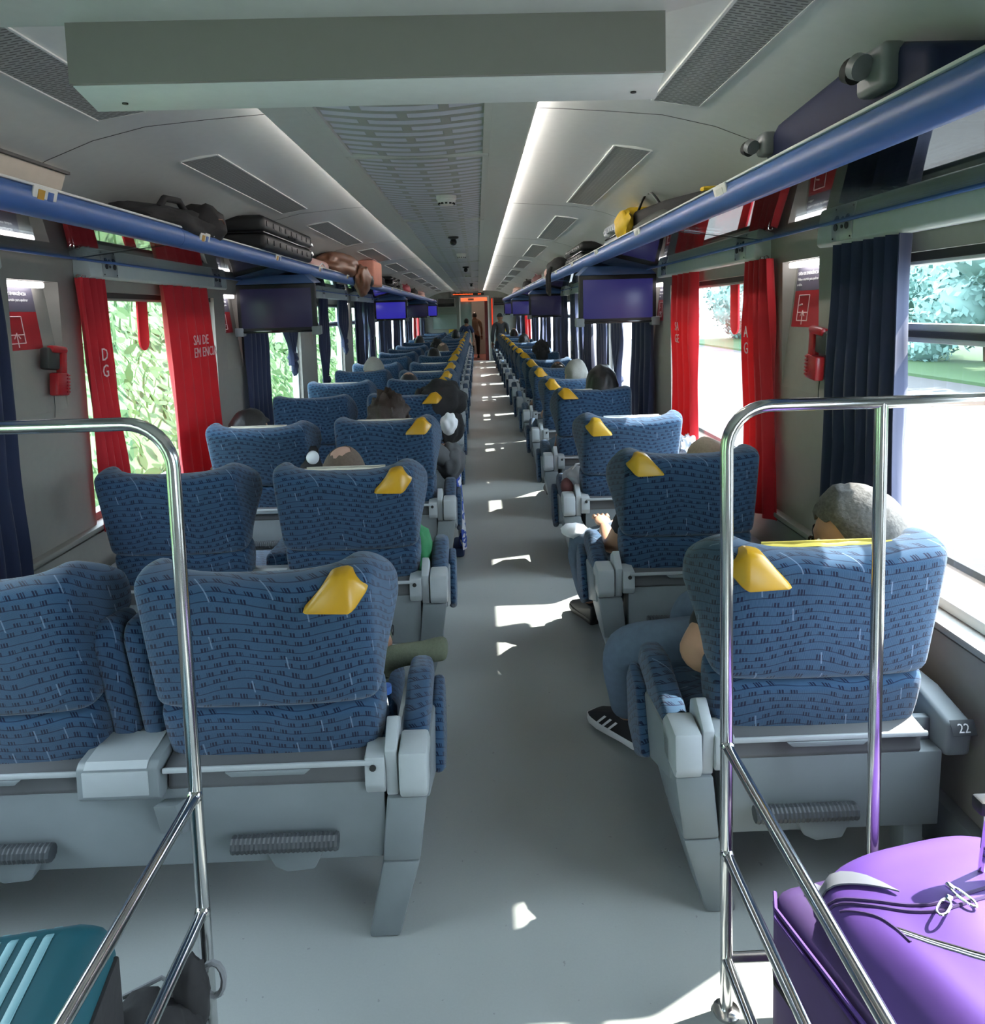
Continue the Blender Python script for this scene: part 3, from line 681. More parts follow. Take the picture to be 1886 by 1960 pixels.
def seat_back(root, sx, recl, cap_side, cap='yellow', cover=None, full=True):
    up = link('upper_backrest', shared('up', lambda: shell_mesh(.135, BL, .262, .264, .270, .308, .115, .215, .018, .07, .05), 'fabric'), root, (sx, .005, PIV), 1)
    lo = link('lower_backrest', shared('lo', lambda: shell_mesh(-.02, .140, .250, .258, .262, .272, .10, .115, 0, .14, .10, 0), 'fabric'), root, (sx, .005, PIV), 1)
    for o in (up, lo): o.rotation_euler = (recl, 0, 0)
    if cap_side:
        link('grab_handle', shared('cap%d%s' % (cap_side, cap), mbm(lambda m: m.hull(cap_pts(cap_side), .008, 2), 30), cap), up)
    if cover:
        def f(m): m.grid(lambda u, v: ((u-.5)*.30+.004*math.sin(v*9), .095, .30+.166*v), 10, 6, thick=.003); m.tube([((q/12-.5)*.31, .068, BL-.022+.002*math.sin(q*1.7)) for q in range(13)], .0055, 6)
        link('headrest_cover', shared('cov'+cover, mbm(f, 60), cover), up)
    return up
def seat_unit(kind, y, recl, x=None, caps='yellow', covers=(None, None), label='', group=None, num=None):
    """kind 'double' (left of the aisle) or 'single' (right of the aisle)"""
    dbl = kind == 'double'; a = 1 if dbl else -1
    cx = x if x is not None else (-.855 if dbl else .815)
    t = thing('double_seat' if dbl else 'single_seat', label, 'seat', (cx, y, 0), group=group)
    seats = [(.335, 1), (-.335, 0)] if dbl else [(0, 1)]
    for i, (sx, c) in enumerate(seats):
        seat_back(t, sx, recl[i], a if c else 0, caps, covers[i])
        def cush(m):
            m.box(-.25, .25, .06, .66, .26, .39, .045, 3)
            m.box(-.23, .23, .60, .68, .24, .36, .035, 3)
        link('seat_cushion', shared('cush', mbm(cush, 60), 'fabric'), t, (sx, 0, 0))
        def tray(m):
            m.prism([(-.035, .456), (.03, .466), (.05, .46), (.03, .38), (-.004, .385), (-.012, .40), (-.006, .44), (-.03, .447)], 'x', -.245, .245, .003)
        link('tray_table', shared('tray', mbm(tray, 40), 'plastic_shaded'), t, (sx, -.012, 0))  # darker plastic paints in the shade of the tray recess
        def ledge(m): m.prism([(-.245, .449), (.245, .449), (.245, .462), (-.245, .462)], 'y', -.052, -.044, .003)
        def clip(m): m.prism([(-.10, .448), (.10, .448), (.085, .436), (-.085, .436)], 'y', -.054, -.04, .002)
        link('tray_edge', shared('ledge', mbm(ledge), 'plastic_light'), t, (sx, 0, 0)); link('tray_latch', shared('clip', mbm(clip), 'plastic'), t, (sx, 0, 0))
        # ribbed foot bar
        def bar(m):
            pts = []; rs = []
            n = 46
            for q in range(n+1): pts.append((-.125+.25*q/n, 0, 0)); rs.append(.022 if q % 2 else .0195)
            m.tube(pts, rs, 10)
        link('foot_bar', shared('bar', mbm(bar, 20), 'plastic_dark'), t, (sx+(.03 if dbl else -.05), -.045, .262))
        def hang(m): m.prism([(-.075, .235), (.075, .235), (.045, .175), (-.02, .17), (-.05, .185)], 'y', -.03, .03, .006)
        link('foot_bar_bracket', shared('hang', mbm(hang), 'plastic'), t, (sx+(.05 if dbl else 0), -.01, .012))
    # back panel spanning the unit
    def panel(m):
        x0, x1 = (-.66, .60) if dbl else (-.245, .30)
        m.prism([(-.022, .392), (.03, .392), (.03, .22), (.012, .185), (-.012, .192)], 'x', x0, x1, .004)
        m.prism([(.03, .45), (.05, .45), (.10, .25), (.08, .2), (.03, .2)], 'x', x0, x1, .004)
        if dbl: m.box(-.64, -.60, .0, .06, .0, .21, .004)
        else: m.box(.22, .27, .0, .06, .0, .21, .004)
    link('back_panel', shared('panel'+kind, mbm(panel), 'plastic'), t)
    if dbl:
        def con(m):
            m.prism([(-.045, .482), (-.058, .47), (-.06, .398), (-.045, .385), (.10, .385), (.16, .47), (.10, .492)], 'x', -.095, .095, .005)
            m.prism([(-.025, .395), (-.012, .31), (-.006, .29), (.03, .29), (.03, .395)], 'x', -.06, .085, .005)
        link('console', shared('con', mbm(con), 'plastic'), t, (-.01, 0, 0))
        def cl(m): m.box(-.080, .072, -.0615, -.058, .405, .464, .001); m.prism([(-.060, .4705), (-.047, .4835), (.06, .4925), (.06, .489), (-.047, .480)], 'x', -.075, .07)
        link('number_label', shared('conl', mbm(cl), 'plastic_light'), t, (-.01, 0, 0))
        def wg(m): m.prism([(-.06, .39), (.10, .33), (.10, .30), (.02, .27), (-.03, .30)], 'x', .087, .14, .004)
        link('console_wedge', shared('wg', mbm(wg), 'plastic'), t, (-.01, -.02, 0))
        up_ = y < 2
        def mid(m):
            if up_:
                for x0, x1 in ((-.075, -.008), (.0, .060)): m.hull([(x, a_, z) for x in (x0, x1) for a_, z in ((.06, .46), (.17, .46), (.10, .80), (.0, .80), (-.02, .76))], .022, 3)
            else: m.box(-.05, .05, .12, .50, .40, .53, .025, 3)
        link('middle_armrest', shared('midarm%d' % up_, mbm(mid, 60), 'fabric'), t)
    ends = [a] if True else []
    for e in ends:
        ex = .335*e+.0 if dbl else 0; ex = (.335+.0) if dbl else 0.0
        S_ = lambda v: (ex*1.0+e*v)
        def hinge(m):
            xx = sorted((S_(.225), S_(.272))); m.prism([(-.05, .468), (.02, .478), (.03, .38), (-.04, .375), (-.052, .40)], 'x', *xx, bev=.004)
            xx = sorted((S_(.272), S_(.30))); m.prism([(-.045, .48), (.02, .53), (.07, .50), (.09, .36), (-.03, .36)], 'x', *xx, bev=.004)
        link('hinge_block', shared('hinge'+kind, mbm(hinge), 'plastic_light'), t)
        def scr(m):
            m.lathe([(0, 0), (.008, 0), (.008, .003), (0, .003)], 10, Matrix.Translation((S_(.245), -.0525, .445)) @ Matrix.Rotation(PI/2, 4, 'X'))
        link('hinge_screw', shared('scr'+kind, mbm(scr), 'screw'), t)
        def pad(m):
            xx = sorted((S_(.305), S_(.372))); m.prism([(-.055, .478), (.03, .488), (.07, .45), (.05, .372), (-.05, .365), (-.062, .39)], 'x', *xx, bev=.008)
        link('armrest_end', shared('pad'+kind, mbm(pad), 'plastic_light'), t)
        def leg(m):
            # side column: stout under the armrest, narrowing and leaning inwards to the floor
            o = lambda z: .350-.062*(1-ss(.0, .36, z))
            for (z0, z1) in ((.0, .19), (.19, .36)):
                P = []
                for z in (z0, z1):
                    xo = .290 if z == 0 else (.345 if z == .19 else .368); wi = .075 if z == 0 else (.09 if z == .19 else .095)
                    d0, d1 = (-.035, .10) if z == 0 else ((-.03, .14) if z == .19 else (-.04, .40))
                    for xq in (xo-wi, xo):
                        for d in (d0, d1): P.append((S_(xq), d, z))
                m.hull(P, .008)
            m.hull([(S_(xq), d, z) for xq in (.335, .372) for (d, z) in ((.0, .33), (.0, .44), (.33, .41), (.38, .30), (.30, .22))], .008)
        link('leg', shared('leg'+kind, mbm(leg), 'plastic'), t)
        def arm(m):
            m.hull([(S_(xq), d, z) for xq in (.30, .365) for (d, z) in ((.03, .30), (.04, .43), (.10, .475), (.26, .530), (.36, .520), (.40, .465), (.38, .33), (.26, .26))], .022, 3)
        link('armrest', shared('arm'+kind, mbm(arm, 60), 'fabric'), t)
        def apan(m):
            m.hull([(S_(xq), d, z) for xq in (.362, .395) for (d, z) in ((.20, .26), (.27, .43), (.37, .455), (.42, .39), (.40, .24), (.30, .20))], .014, 3)
        link('armrest_side', shared('apan'+kind, mbm(apan, 60), 'fabric'), t)
    # window side armrest
    def warm(m):
        xs = (-.335-.36, -.335-.295) if dbl else (.30, .365)
        m.hull([(xq, d, z) for xq in xs for (d, z) in ((-.03, .38), (-.04, .47), (.10, .50), (.42, .50), (.46, .44), (.30, .34))], .012, 3)
    link('window_armrest', shared('warm'+kind, mbm(warm), 'plastic'), t)
    if num:
        o = link('number_label', shared('num', mbm(lambda m: m.box(-.03, .03, -.002, .0, -.018, .018, .001)), 'plastic_dark'), t, (.335, -.043, .462)); o.rotation_euler = (-.5, 0, 0)
        q = link('lettering', text_mesh(num, .030, .0003, 'sign_white', 'CENTER'), o, (0, -.0028, -.011)); q.rotation_euler = (PI/2, 0, 0)
    return t
R = math.radians
def row_y(k): return 1.68+1.15*k
NR = 18
RL = {0: (14, 14), 1: (19, 17), 2: (12, 20), 3: (4, 3), 4: (3, 14), 5: (22, 6), 6: (20, 18), 7: (9, 15)}
RR = {0: 13, 1: 11, 2: 22, 3: 3, 4: 22, 5: 20, 6: 17}
ordw = ['nearest', 'second', 'third', 'fourth', 'fifth', 'sixth', 'seventh', 'eighth']
CV = {0: (None, None), 1: ('cream', None), 2: ('cream', 'cream')}
rnd = random.Random(3)
for k in range(NR):
    ra, rb = RL.get(k, (rnd.choice((4, 10, 18, 21)), rnd.choice((3, 8, 16, 20)))); rr = RR.get(k, rnd.choice((4, 12, 20)))
    far = k > 7
    cl = CV.get(k, ('cream' if k in (5, 6, 8) else None, 'cream' if k in (4,) else None))
    seat_unit('double', row_y(k), (R(ra), R(rb)), covers=cl, group='double seats left of the aisle',
              label=('%s blue patterned double seat left of the aisle, counted from the camera' % ordw[k]) if not far else 'small distant blue double seat left of the aisle')
    seat_unit('single', row_y(k)+(.03 if k == 0 else 0), (R(rr),), caps='yellow_chipped' if k in (1, 2) else 'yellow', covers=('cloth_yellow' if k == 0 else 'white_cloth' if k == 2 else 'cream' if k in (3,) else None,),
              num='22' if k == 0 else None, group='single seats right of the aisle',
              label=('%s blue patterned single seat right of the aisle, counted from the camera' % ordw[k]) if not far else 'small distant blue single seat right of the aisle')

# ------------------------------------------------------------------ end of the coach
def end_wall():
    m = MB(); yb = Y1; dx0, dx1 = -.50, .34
    m.box(XL-.1, dx0, yb, yb+.06, 0, 2.18); m.box(dx1, XR+.1, yb, yb+.06, 0, 2.18); m.box(dx0, dx1, yb, yb+.06, 1.95, 2.18); structure(m.build('wall_far', 'end_wall', smooth=0))
    m = MB(); m.box(dx0-.04, dx0, yb-.02, yb+.08, 0, 1.97); m.box(dx1, dx1+.04, yb-.02, yb+.08, 0, 1.97); m.box(dx0-.04, dx1+.04, yb-.02, yb+.08, 1.95, 1.99)
    d = structure(m.build('door_1', 'white_plastic'))
    m = MB(); m.box(dx0+.02, dx1-.02, yb-.03, yb+.0, 1.83, 1.94); m.build('lintel_sign', 'lintel_glow', d)
    m = MB(); m.box(dx0+.24, dx0+.42, yb-.034, yb-.03, 1.85, 1.92); m.build('sign_patch', 'peach', d)
    m = MB(); m.box(dx0, dx0+.32, yb+.02, yb+.05, .0, 1.83); m.box(dx0+.32, dx0+.34, yb+.0, yb+.05, .0, 1.83); m.build('sliding_leaf', 'end_glass', d)
    t = thing('display_board', 'dark display board with red dotted letters above the far door', 'sign', (-.22, yb-.12, 2.045))
    m = MB(); m.box(-.56, .50, 0, .1, -.06, .07, .01); m.build('housing', 'beam', t); m = MB(); m.box(-.50, .45, -.006, .002, -.035, .03); m.build('panel', 'black', t)
    m = MB(); r = random.Random(5); x = -.49
    while x < .10:
        w_ = r.uniform(.012, .03); zz = -.005+.012*r.random(); m.box(x, x+w_, -.010, -.006, -.016+zz*.3, .010+zz); x += w_+r.uniform(.004, .014)
    for x in (.27, .30, .34): m.box(x, x+.02, -.010, -.006, -.012, .012)
    m.build('dotted_letters', 'led_red', t)
    # vestibule beyond the door
    m = MB(); m.box(dx0-.4, dx1+.4, yb+.06, yb+3.5, -.05, 0.0); structure(m.build('floor', 'floor_red'))
    m = MB(); m.box(dx0-.45, dx0-.4, yb+.06, yb+3.5, 0, 2.1); m.box(dx1+.4, dx1+.45, yb+.06, yb+3.5, 0, 2.1); m.box(dx0-.4, dx1+.4, yb+3.45, yb+3.5, 0, 2.1); m.box(dx0-.4, dx1+.4, yb+.06, yb+3.5, 2.1, 2.15)
    structure(m.build('wall_vestibule', 'beam', smooth=0))
    m = MB(); m.box(.24, .335, yb+.02, yb+.06, 0, 1.83); m.build('red_jamb', 'door_wine', d)
    t = thing('door_edge_strip', 'glowing orange upright strip right of the far door', 'strip light', (dx1+.13, yb-.03, 0)); m = MB(); m.box(-.02, .02, 0, .03, .95, 1.9); m.build('tube', 'red_glow', t); m = MB(); m.box(-.025, .025, .02, .035, .93, 1.92); m.build('backing', 'door_wine', t)
    lamp = bpy.data.lights.new('vestibule_lamp', 'POINT'); lamp.energy = 12; lamp.color = (1, .75, .6); lamp.shadow_soft_size = .1
    t = thing('vestibule_lamp', 'round lamp on the vestibule ceiling beyond the far door', 'lamp', (-.08, yb+1.6, 2.06)); m = MB(); m.lathe([(.09, .04), (.09, .02), (.0, .0)], 16); m.build('lens', 'lamp_strip', t)
    lo = bpy.data.objects.new('vestibule_lamp', lamp); COL.objects.link(lo); lo.location = (-.08, yb+1.6, 1.95)
    for x0, x1, z0, z1, mt, lb in ((-1.35, -.62, 1.0, 1.45, 'end_glass', 'pale glazed panel on the far wall left of the door'), (-.88, -.68, .78, .98, 'bag_yellow', 'small yellow notice on the far wall left of the door'), (.62, .92, .85, 1.05, 'bag_yellow', 'small yellow notice on the far wall right of the door')):
        t = tag(MB().box(x0, x1, yb-.015, yb-.001, z0, z1, .003).build('wall_notice' if mt != 'end_glass' else 'wall_panel', mt), lb, 'notice' if mt != 'end_glass' else 'panel')
    for x0, x1, sd in ((-1.2, -.66, 'left'), (.5, 1.1, 'right')):
        t = thing('luggage_locker', 'dark open locker high on the far wall, %s of the door' % sd, 'locker', ((x0+x1)/2, yb-.30, 1.80)); h = (x1-x0)/2
        m = MB(); m.box(-h, h, 0, .29, .12, .14); m.box(-h, h, 0, .29, -.14, -.12); m.box(-h, -h+.02, 0, .29, -.14, .14); m.box(h-.02, h, 0, .29, -.14, .14); m.box(-h, h, .27, .29, -.14, .14); m.build('carcass', 'beam', t); m = MB(); m.box(-h+.02, h-.02, .01, .26, -.115, -.02, .02); m.build('contents', 'black_fabric', t)
end_wall()
m = MB(); m.box(XL-.1, XR+.1, Y0-.06, Y0, 0, 2.2); structure(m.build('wall_near', 'wall', smooth=0))

# ------------------------------------------------------------------ foreground luggage stands (steel tubes)
def stand(side):
    s = side; sd = 'left' if s < 0 else 'right'
    t = thing('luggage_stand', 'polished steel tube luggage stand at the %s edge of the picture' % sd, 'luggage stand', (0, 0, 0))
    if s < 0: px, d, zt, rails, far = -.572, 1.35, 1.312, (.585, .345), XL+.02
    else: px, d, zt, rails, far = .487, 1.42, 1.300, (.598, .362), XR-.02
    r = .0128; rb = .085
    def hoop(y, m):
        pts = [(px, y, .0), (px, y, zt-rb)]+[(px+s*rb*(1-math.cos(q*PI/16)), y, zt-rb+rb*math.sin(q*PI/16)) for q in range(1, 9)]+[(far, y, zt)]
        # denser corner
        m.tube(pts, r, 16)
    m = MB(); hoop(d, m); m.build('frame', 'steel', t, smooth=60)
    m = MB(); hoop(.1, m); m.build('frame', 'steel', t, smooth=60)
    for z in rails:
        m = MB(); m.tube([(px, d, z), (px, .1, z)], .011, 14); m.build('side_rail', 'steel', t, smooth=60)
        m = MB(); m.ball((px, d-.006, z), .0155, 2); m.build('weld', 'steel', t, smooth=60)
    if s > 0:
        m = MB(); m.tube([(.795, d, 0), (.795, d, zt)], .0128, 14); m.build('upright', 'steel', t, smooth=60)
        m = MB(); m.tube([(px, d, .125), (far, d, .125)], .011, 12); m.build('cross_rail', 'steel', t, smooth=60); m = MB(); m.tube([(px, d, .125), (px, .1, .125)], .011, 12); m.build('side_rail', 'steel', t, smooth=60)
    for y in (d, .1):
        m = MB(); m.lathe([(.028, 0), (.028, .006), (.014, .012)], 16, Matrix.Translation((px, y, 0))); m.build('foot_flange', 'steel', t)
stand(-1); stand(1)

# ------------------------------------------------------------------ outside
m = MB()
m.box(1.6, 4.6, -12, 60, -1.25, -1.12); structure(m.build('ground', 'ballast', smooth=0))
m = MB(); m.box(4.6, 14.5, -12, 60, -1.25, -1.05); structure(m.build('ground', 'road', smooth=0))
m = MB(); m.box(14.5, 60, -12, 60, -1.25, -.95); m.box(-60, 1.6, -12, 60, -1.4, -1.25); structure(m.build('ground', 'grass_pale', smooth=0))
def bank():
    m = MB()
    def fn(u, v):
        x = -2.7-8*u; z = -1.3+5.2*ss(0, .8, u)+.5*noise.noise(Vector((u*5, v*30, 1))); return (x, -8+45*v, z)
    m.grid(fn, 14, 60); b = structure(m.build('ground', 'bank_soil', smooth=80)); 
    r = random.Random(11); bm = bmesh.new()
    for i in range(17000):
        v = r.random()**1.7; y = -2+34*v; u = r.random(); x, _, z = fn(u, (y+8)/45); a = r.uniform(-PI, PI)
        if i % 3:
            k = r.uniform(.035, .085)*(1+v); c = Vector((x, y, z+r.uniform(0, .30)*(1+v))); n = Vector((.9+r.gauss(0, .45), r.gauss(0, .45), .5+r.gauss(0, .45))).normalized(); p = n.cross(Vector((r.gauss(0, 1), r.gauss(0, 1), r.gauss(0, 1)))).normalized(); q = n.cross(p)
            f = bm.faces.new([bm.verts.new(c+p*k*1.5*e+q*k*.7*g) for e, g in ((-1, 0), (-.3, -.9), (.4, -.8), (1, 0), (.4, .8), (-.3, .9))]); f.material_index = (i//3) % 2; continue
        L = r.uniform(.22, .5)*(1+v); w_ = r.uniform(.006, .016)*(1+v*2); dx, dy = math.cos(a), math.sin(a); px_, py_ = -dy*w_, dx*w_; prev = None
        for q in range(4):
            f = q/3; bx_ = x+dx*L*.6*f*f; by_ = y+dy*L*.6*f*f; bz = z+L*(f-.28*f*f); k = (1-f)*1.0+.05
            cur = (bm.verts.new((bx_-px_*k, by_-py_*k, bz)), bm.verts.new((bx_+px_*k, by_+py_*k, bz)))
            if prev:
                fc = bm.faces.new((prev[0], prev[1], cur[1], cur[0])); fc.material_index = 1
            prev = cur
    mb = MB(); mb.bm.free(); mb.bm = bm
    o = mb.build('bank_grass', ['grass', 'grass_pale'], smooth=80); tag(o, 'lush bright green grass and weeds covering the bank outside the left windows', 'grass', kind='stuff')
bank()
V3 = lambda *a: Vector(a)
def tree0():
    t = thing('roadside_tree', 'blurry green tree in the row beyond the road, seen through the right windows', 'tree', group='trees beyond the road')
    m = MB(); m.tube([(0, 0, 0), (.1, .05, 1.2), (0, .1, 2.6)], [.22, .17, .10], 8); m.build('trunk', 'trunk', t)
    r = random.Random(2); bm = bmesh.new(); blobs = [(V3(r.uniform(-1.5, 1.5), r.uniform(-2.0, 2.0), r.uniform(.6, 5.0)), r.uniform(1.0, 1.7)) for q in range(14)]
    for i in range(5200):
        c, k = blobs[i % 14]; d = V3(r.gauss(0, 1), r.gauss(0, 1), r.gauss(0, 1)).normalized(); p = c+d*k*r.uniform(.72, 1.08)
        a = V3(r.gauss(0, 1), r.gauss(0, 1), r.gauss(0, 1)).normalized(); b = a.cross(d+V3(.1, .2, .3)).normalized(); w_ = r.uniform(.10, .20)
        vs = [bm.verts.new(p+a*w_*x+b*w_*.55*y) for x, y in ((-1, 0), (0, -1), (1, 0), (0, 1))]; bm.faces.new(vs)
    mb = MB(); mb.bm.free(); mb.bm = bm
    for c, k in blobs: mb.ball(c, k*.8, 2)
    mb.build('crown', 'tree_leaf', t, smooth=80); index_kids(t); return t
T0 = tree0(); r_ = random.Random(9)
for i in range(13):
    o = T0 if i == 0 else dup(T0); o.location = (19+r_.uniform(-1, 3), -4+4.6*i+r_.uniform(-.6, .6), -1.0); o.rotation_euler.z = r_.uniform(0, 6); k = r_.uniform(.85, 1.25); o.scale = (k, k, k)
# ------------------------------------------------------------------ people
def skin_eval(nodes, edges, root=0, sub=1):
    me = bpy.data.meshes.new('sk'); me.from_pydata([n[0] for n in nodes], edges, []); o = bpy.data.objects.new('sk', me); COL.objects.link(o)
    o.modifiers.new('s', 'SKIN'); md = o.modifiers.new('u', 'SUBSURF'); md.levels = sub; md.render_levels = sub
    for i, n in enumerate(nodes):
        r = n[1] if isinstance(n[1], tuple) else (n[1], n[1]); sv = me.skin_vertices[0].data[i]; sv.radius = r; sv.use_root = (i == root)
    C.view_layer.update(); dg = C.evaluated_depsgraph_get(); out = bpy.data.meshes.new_from_object(o.evaluated_get(dg))
    bpy.data.objects.remove(o); bpy.data.meshes.remove(me); return out
def V(*a): return Vector(a)
def head_pt(p):
    x, y, z = p.x, p.y, p.z
    X, Y, Z = x*.077, y*.097, z*.118
    j = ss(-.15, -1, z) if z < -.15 else 0
    X *= 1-.32*j; Y *= (1-.45*j) if y < 0 else (1-.10*j)
    Y += -.004*ss(.0, 1, z) if y > 0 else 0
    if y > .2:
        Y += .022*math.exp(-((x/.15)**2+((z+.12)/.17)**2)); Y += .006*math.exp(-((x/.12)**2+((z-.1)/.2)**2))
        for sx in (-.38, .38): Y -= .010*math.exp(-(((x-sx)/.17)**2+((z-.10)/.11)**2))
        Y += .005*math.exp(-((x/.5)**2+((z-.27)/.09)**2))
        Y += .007*math.exp(-((x/.28)**2+((z+.42)/.06)**2)); Y += .006*math.exp(-((x/.28)**2+((z+.54)/.06)**2)); Y -= .005*math.exp(-((x/.30)**2+((z+.48)/.025)**2))
        Y += .008*math.exp(-((x/.3)**2+((z+.80)/.15)**2))
    return V(X, Y, Z)
def hair_keep(style, p):
    x, y, z = p
    if style in ('short', 'curly', 'wavy', 'gray'):
        if abs(x) > .80 and z < .02 and y > -.35: return False
        return z > (.52 if y > .45 else (-.05+.57*ss(.1, .45, y) if y > .1 else -.50))
    if style == 'bald':
        if abs(x) > .80 and z < .02 and y > -.35: return False
        return z > -.5 and (y < .25 or z > .6) and (V(x, y, z)-V(-.12, -.30, .93)).length > .42
    if style == 'bob': return z > (.50 if y > .5 else -.95 if y < .15 else -.8+1.3*ss(.15, .5, y))
    if style == 'cap': return z > .12 if y < .3 else z > .28
    return z > .3
def make_person(label, head, seat=None, hair='short', haircol='hair_black', skin='skin', shirt='shirt_dark', pants='denim_dark', yaw=0, pitch=0, roll=0, J=None, scale=1.0, standing=False, sleeve='short', glasses=False, watch=False, armk=1.0, shoes='black', stripes=False, sub=1, hairscale=1.0):
    H = V(*head); t = thing('person', label, 'person', (0, 0, 0)); J = dict(J or {}); scale *= 1.0; hk = scale*(1.16 if not standing else 1.0)
    RH = Matrix.Rotation(yaw, 3, 'Z') @ Matrix.Rotation(-pitch, 3, 'X') @ Matrix.Rotation(roll, 3, 'Y')
    if standing: cx, y0 = head[0], head[1]
    else: cx, y0 = seat
    k = scale; neck = H+RH @ V(0, -.035, -.10)*k
    def D(n, v):
        if n not in J: J[n] = v
        J[n] = V(*J[n])
    if standing:
        D('neckb', neck+V(0, -.01, -.06)*k); D('chest', J['neckb']+V(0, 0, -.18)*k); D('pelvis', V(cx, y0-.02, J['neckb'].z-.52*k))
        for s, n in ((-1, 'l'), (1, 'r')):
            D('sh'+n, J['neckb']+V(s*.17, 0, -.05)*k); D('el'+n, J['sh'+n]+V(s*.06, .02, -.27)*k); D('wr'+n, J['el'+n]+V(0, .10, -.22)*k)
            D('hip'+n, J['pelvis']+V(s*.09, 0, -.03)*k); hz = J['hip'+n].z; D('kn'+n, V(cx+s*.10*k, y0+.03, hz*.53)); D('an'+n, V(cx+s*.10*k, y0, .08))
            D('toe'+n, J['an'+n]+V(0, .16, -.04))
    else:
        D('neckb', neck+V(0, .02, -.07)*k); D('pelvis', V(cx, y0+.36, .475)); D('chest', J['neckb'].lerp(J['pelvis'], .38)+V(0, .03, 0))
        for s, n in ((-1, 'l'), (1, 'r')):
            D('sh'+n, J['neckb']+V(s*.165, .02, -.06)*k); D('el'+n, V(cx+s*.225, y0+.42, .53)); D('wr'+n, V(cx+s*.12, y0+.62, .515))
            D('hip'+n, J['pelvis']+V(s*.085, .06, -.01)); D('kn'+n, V(cx+s*.11, y0+.84, .455)); D('an'+n, V(cx+s*.11, y0+.86, .10)); D('toe'+n, J['an'+n]+V(0, .15, -.055))
    nodes, edges, idx = [], [], {}
    def N(n, p, r, par=None):
        idx[n] = len(nodes); nodes.append((p, r))
        if par: edges.append((idx[par], idx[n]))
    P = J
    def torso(g, arms=True, limit='hand'):
        N('pelvis', P['pelvis'], .120*k+g); N('belly', P['pelvis'].lerp(P['chest'], .5), .118*k+g, 'pelvis'); N('chest', P['chest'], .125*k+g, 'belly'); N('neckb', P['neckb'], .068*k+g, 'chest')
    torso(0); N('neck', neck, .050*k, 'neckb'); N('skull', H+RH @ V(0, -.01, -.02), .055*k, 'neck')
    def arms(g, short=False):
        for n in 'lr':
            N('sh'+n, P['sh'+n], .060*k+g, 'neckb'); m1 = P['sh'+n].lerp(P['el'+n], .5); N('ua'+n, m1, .052*k*armk+g, 'sh'+n)
            if short: N('sl'+n, P['sh'+n].lerp(P['el'+n], .72), .047*k+g, 'ua'+n); continue
            N('el'+n, P['el'+n], .045*k*armk+g, 'ua'+n); N('fa'+n, P['el'+n].lerp(P['wr'+n], .35), .045*k*armk+g, 'el'+n); N('wr'+n, P['wr'+n].lerp(P['el'+n], .0 if g == 0 else .06), .025*k+g, 'fa'+n)
    arms(0)
    def legs(g):
        for n in 'lr':
            N('hip'+n, P['hip'+n], .085*k+g, 'pelvis'); N('th'+n, P['hip'+n].lerp(P['kn'+n], .5), .074*k+g, 'hip'+n); N('kn'+n, P['kn'+n], .057*k+g, 'th'+n)
            N('ca'+n, P['kn'+n].lerp(P['an'+n], .35), .052*k+g, 'kn'+n); N('an'+n, P['an'+n].lerp(P['kn'+n], .0 if g == 0 else .03), .034*k+g*1.3, 'ca'+n)
    legs(0)
    body = MB(); me = skin_eval(nodes, edges, 0, sub); body.bm.from_mesh(me); bpy.data.meshes.remove(me)
    T = Matrix.Translation(H-V(0, 0, .118*(hk-k)*.8)) @ RH.to_4x4() @ Matrix.Scale(hk, 4)
    b = bmesh.new(); bmesh.ops.create_icosphere(b, subdivisions=4, radius=1)
    for v in b.verts: v.co = head_pt(v.co.copy())
    body._merge(b, T)
    for s in (-1, 1):
        body.ball((s*.076, -.008, -.012), (.011, .021, .033), 2, lambda p: p*(1-.25*max(0, -p.z)), M=T)
        body.ball((s*.029, .083, .012), .0115, 2, M=T, mi=1); body.ball((s*.029, .0925, .012), .0055, 1, M=T, mi=2)
    # hands
    for s, n in ((-1, 'l'), (1, 'r')):
        d = (P['wr'+n]-P['el'+n]).normalized(); up = V(0, 0, 1) if abs(d.z) < .9 else V(0, 1, 0); xax = d.cross(up).normalized(); zax = xax.cross(d).normalized()
        M = Matrix(((xax.x, d.x, zax.x, P['wr'+n].x), (xax.y, d.y, zax.y, P['wr'+n].y), (xax.z, d.z, zax.z, P['wr'+n].z), (0, 0, 0, 1))) @ Matrix.Scale(k, 4)
        body.ball((0, .045, 0), (.039, .055, .016), 2, M=M)
        for q, (fx, L) in enumerate(((-.030, .055), (-.010, .068), (.010, .072), (.030, .064))):
            fx2 = fx*s*-1; body.tube([(fx2*.9, .075, 0), (fx2, .095, -.001), (fx2*1.05, .095+L*.42, -.008), (fx2*1.05, .095+L*.75, -.022), (fx2*1.03, .095+L*.95, -.036)], [.010, .0092, .0086, .0078, .005], 8, M=M)
        body.tube([(-s*.022, .020, -.004), (-s*.048, .045, -.010), (-s*.058, .072, -.018), (-s*.056, .092, -.026)], [.013, .0115, .010, .006], 8, M=M)
    bo = body.build('body', [skin, 'sign_white', 'black'], t, smooth=80)
    # clothes
    for nm, g in (('shirt', .012), ('trousers', .011)):
        nodes.clear(); edges.clear(); idx.clear()
        if nm == 'shirt': torso(g); arms(g, sleeve == 'short')
        else: N('pelvis', P['pelvis'], .120*k+g+.004); N('waist', P['pelvis'].lerp(P['chest'], .22), .115*k+g, 'pelvis'); legs(g)
        me = skin_eval(nodes, edges, 0, sub); m = MB(); m.bm.from_mesh(me); bpy.data.meshes.remove(me)
        for v in m.bm.verts: v.co += V(*[.006*noise.noise(v.co*9+V(i*7, 0, 0)) for i in range(3)])
        m.build(nm, shirt if nm == 'shirt' else pants, t, smooth=80)
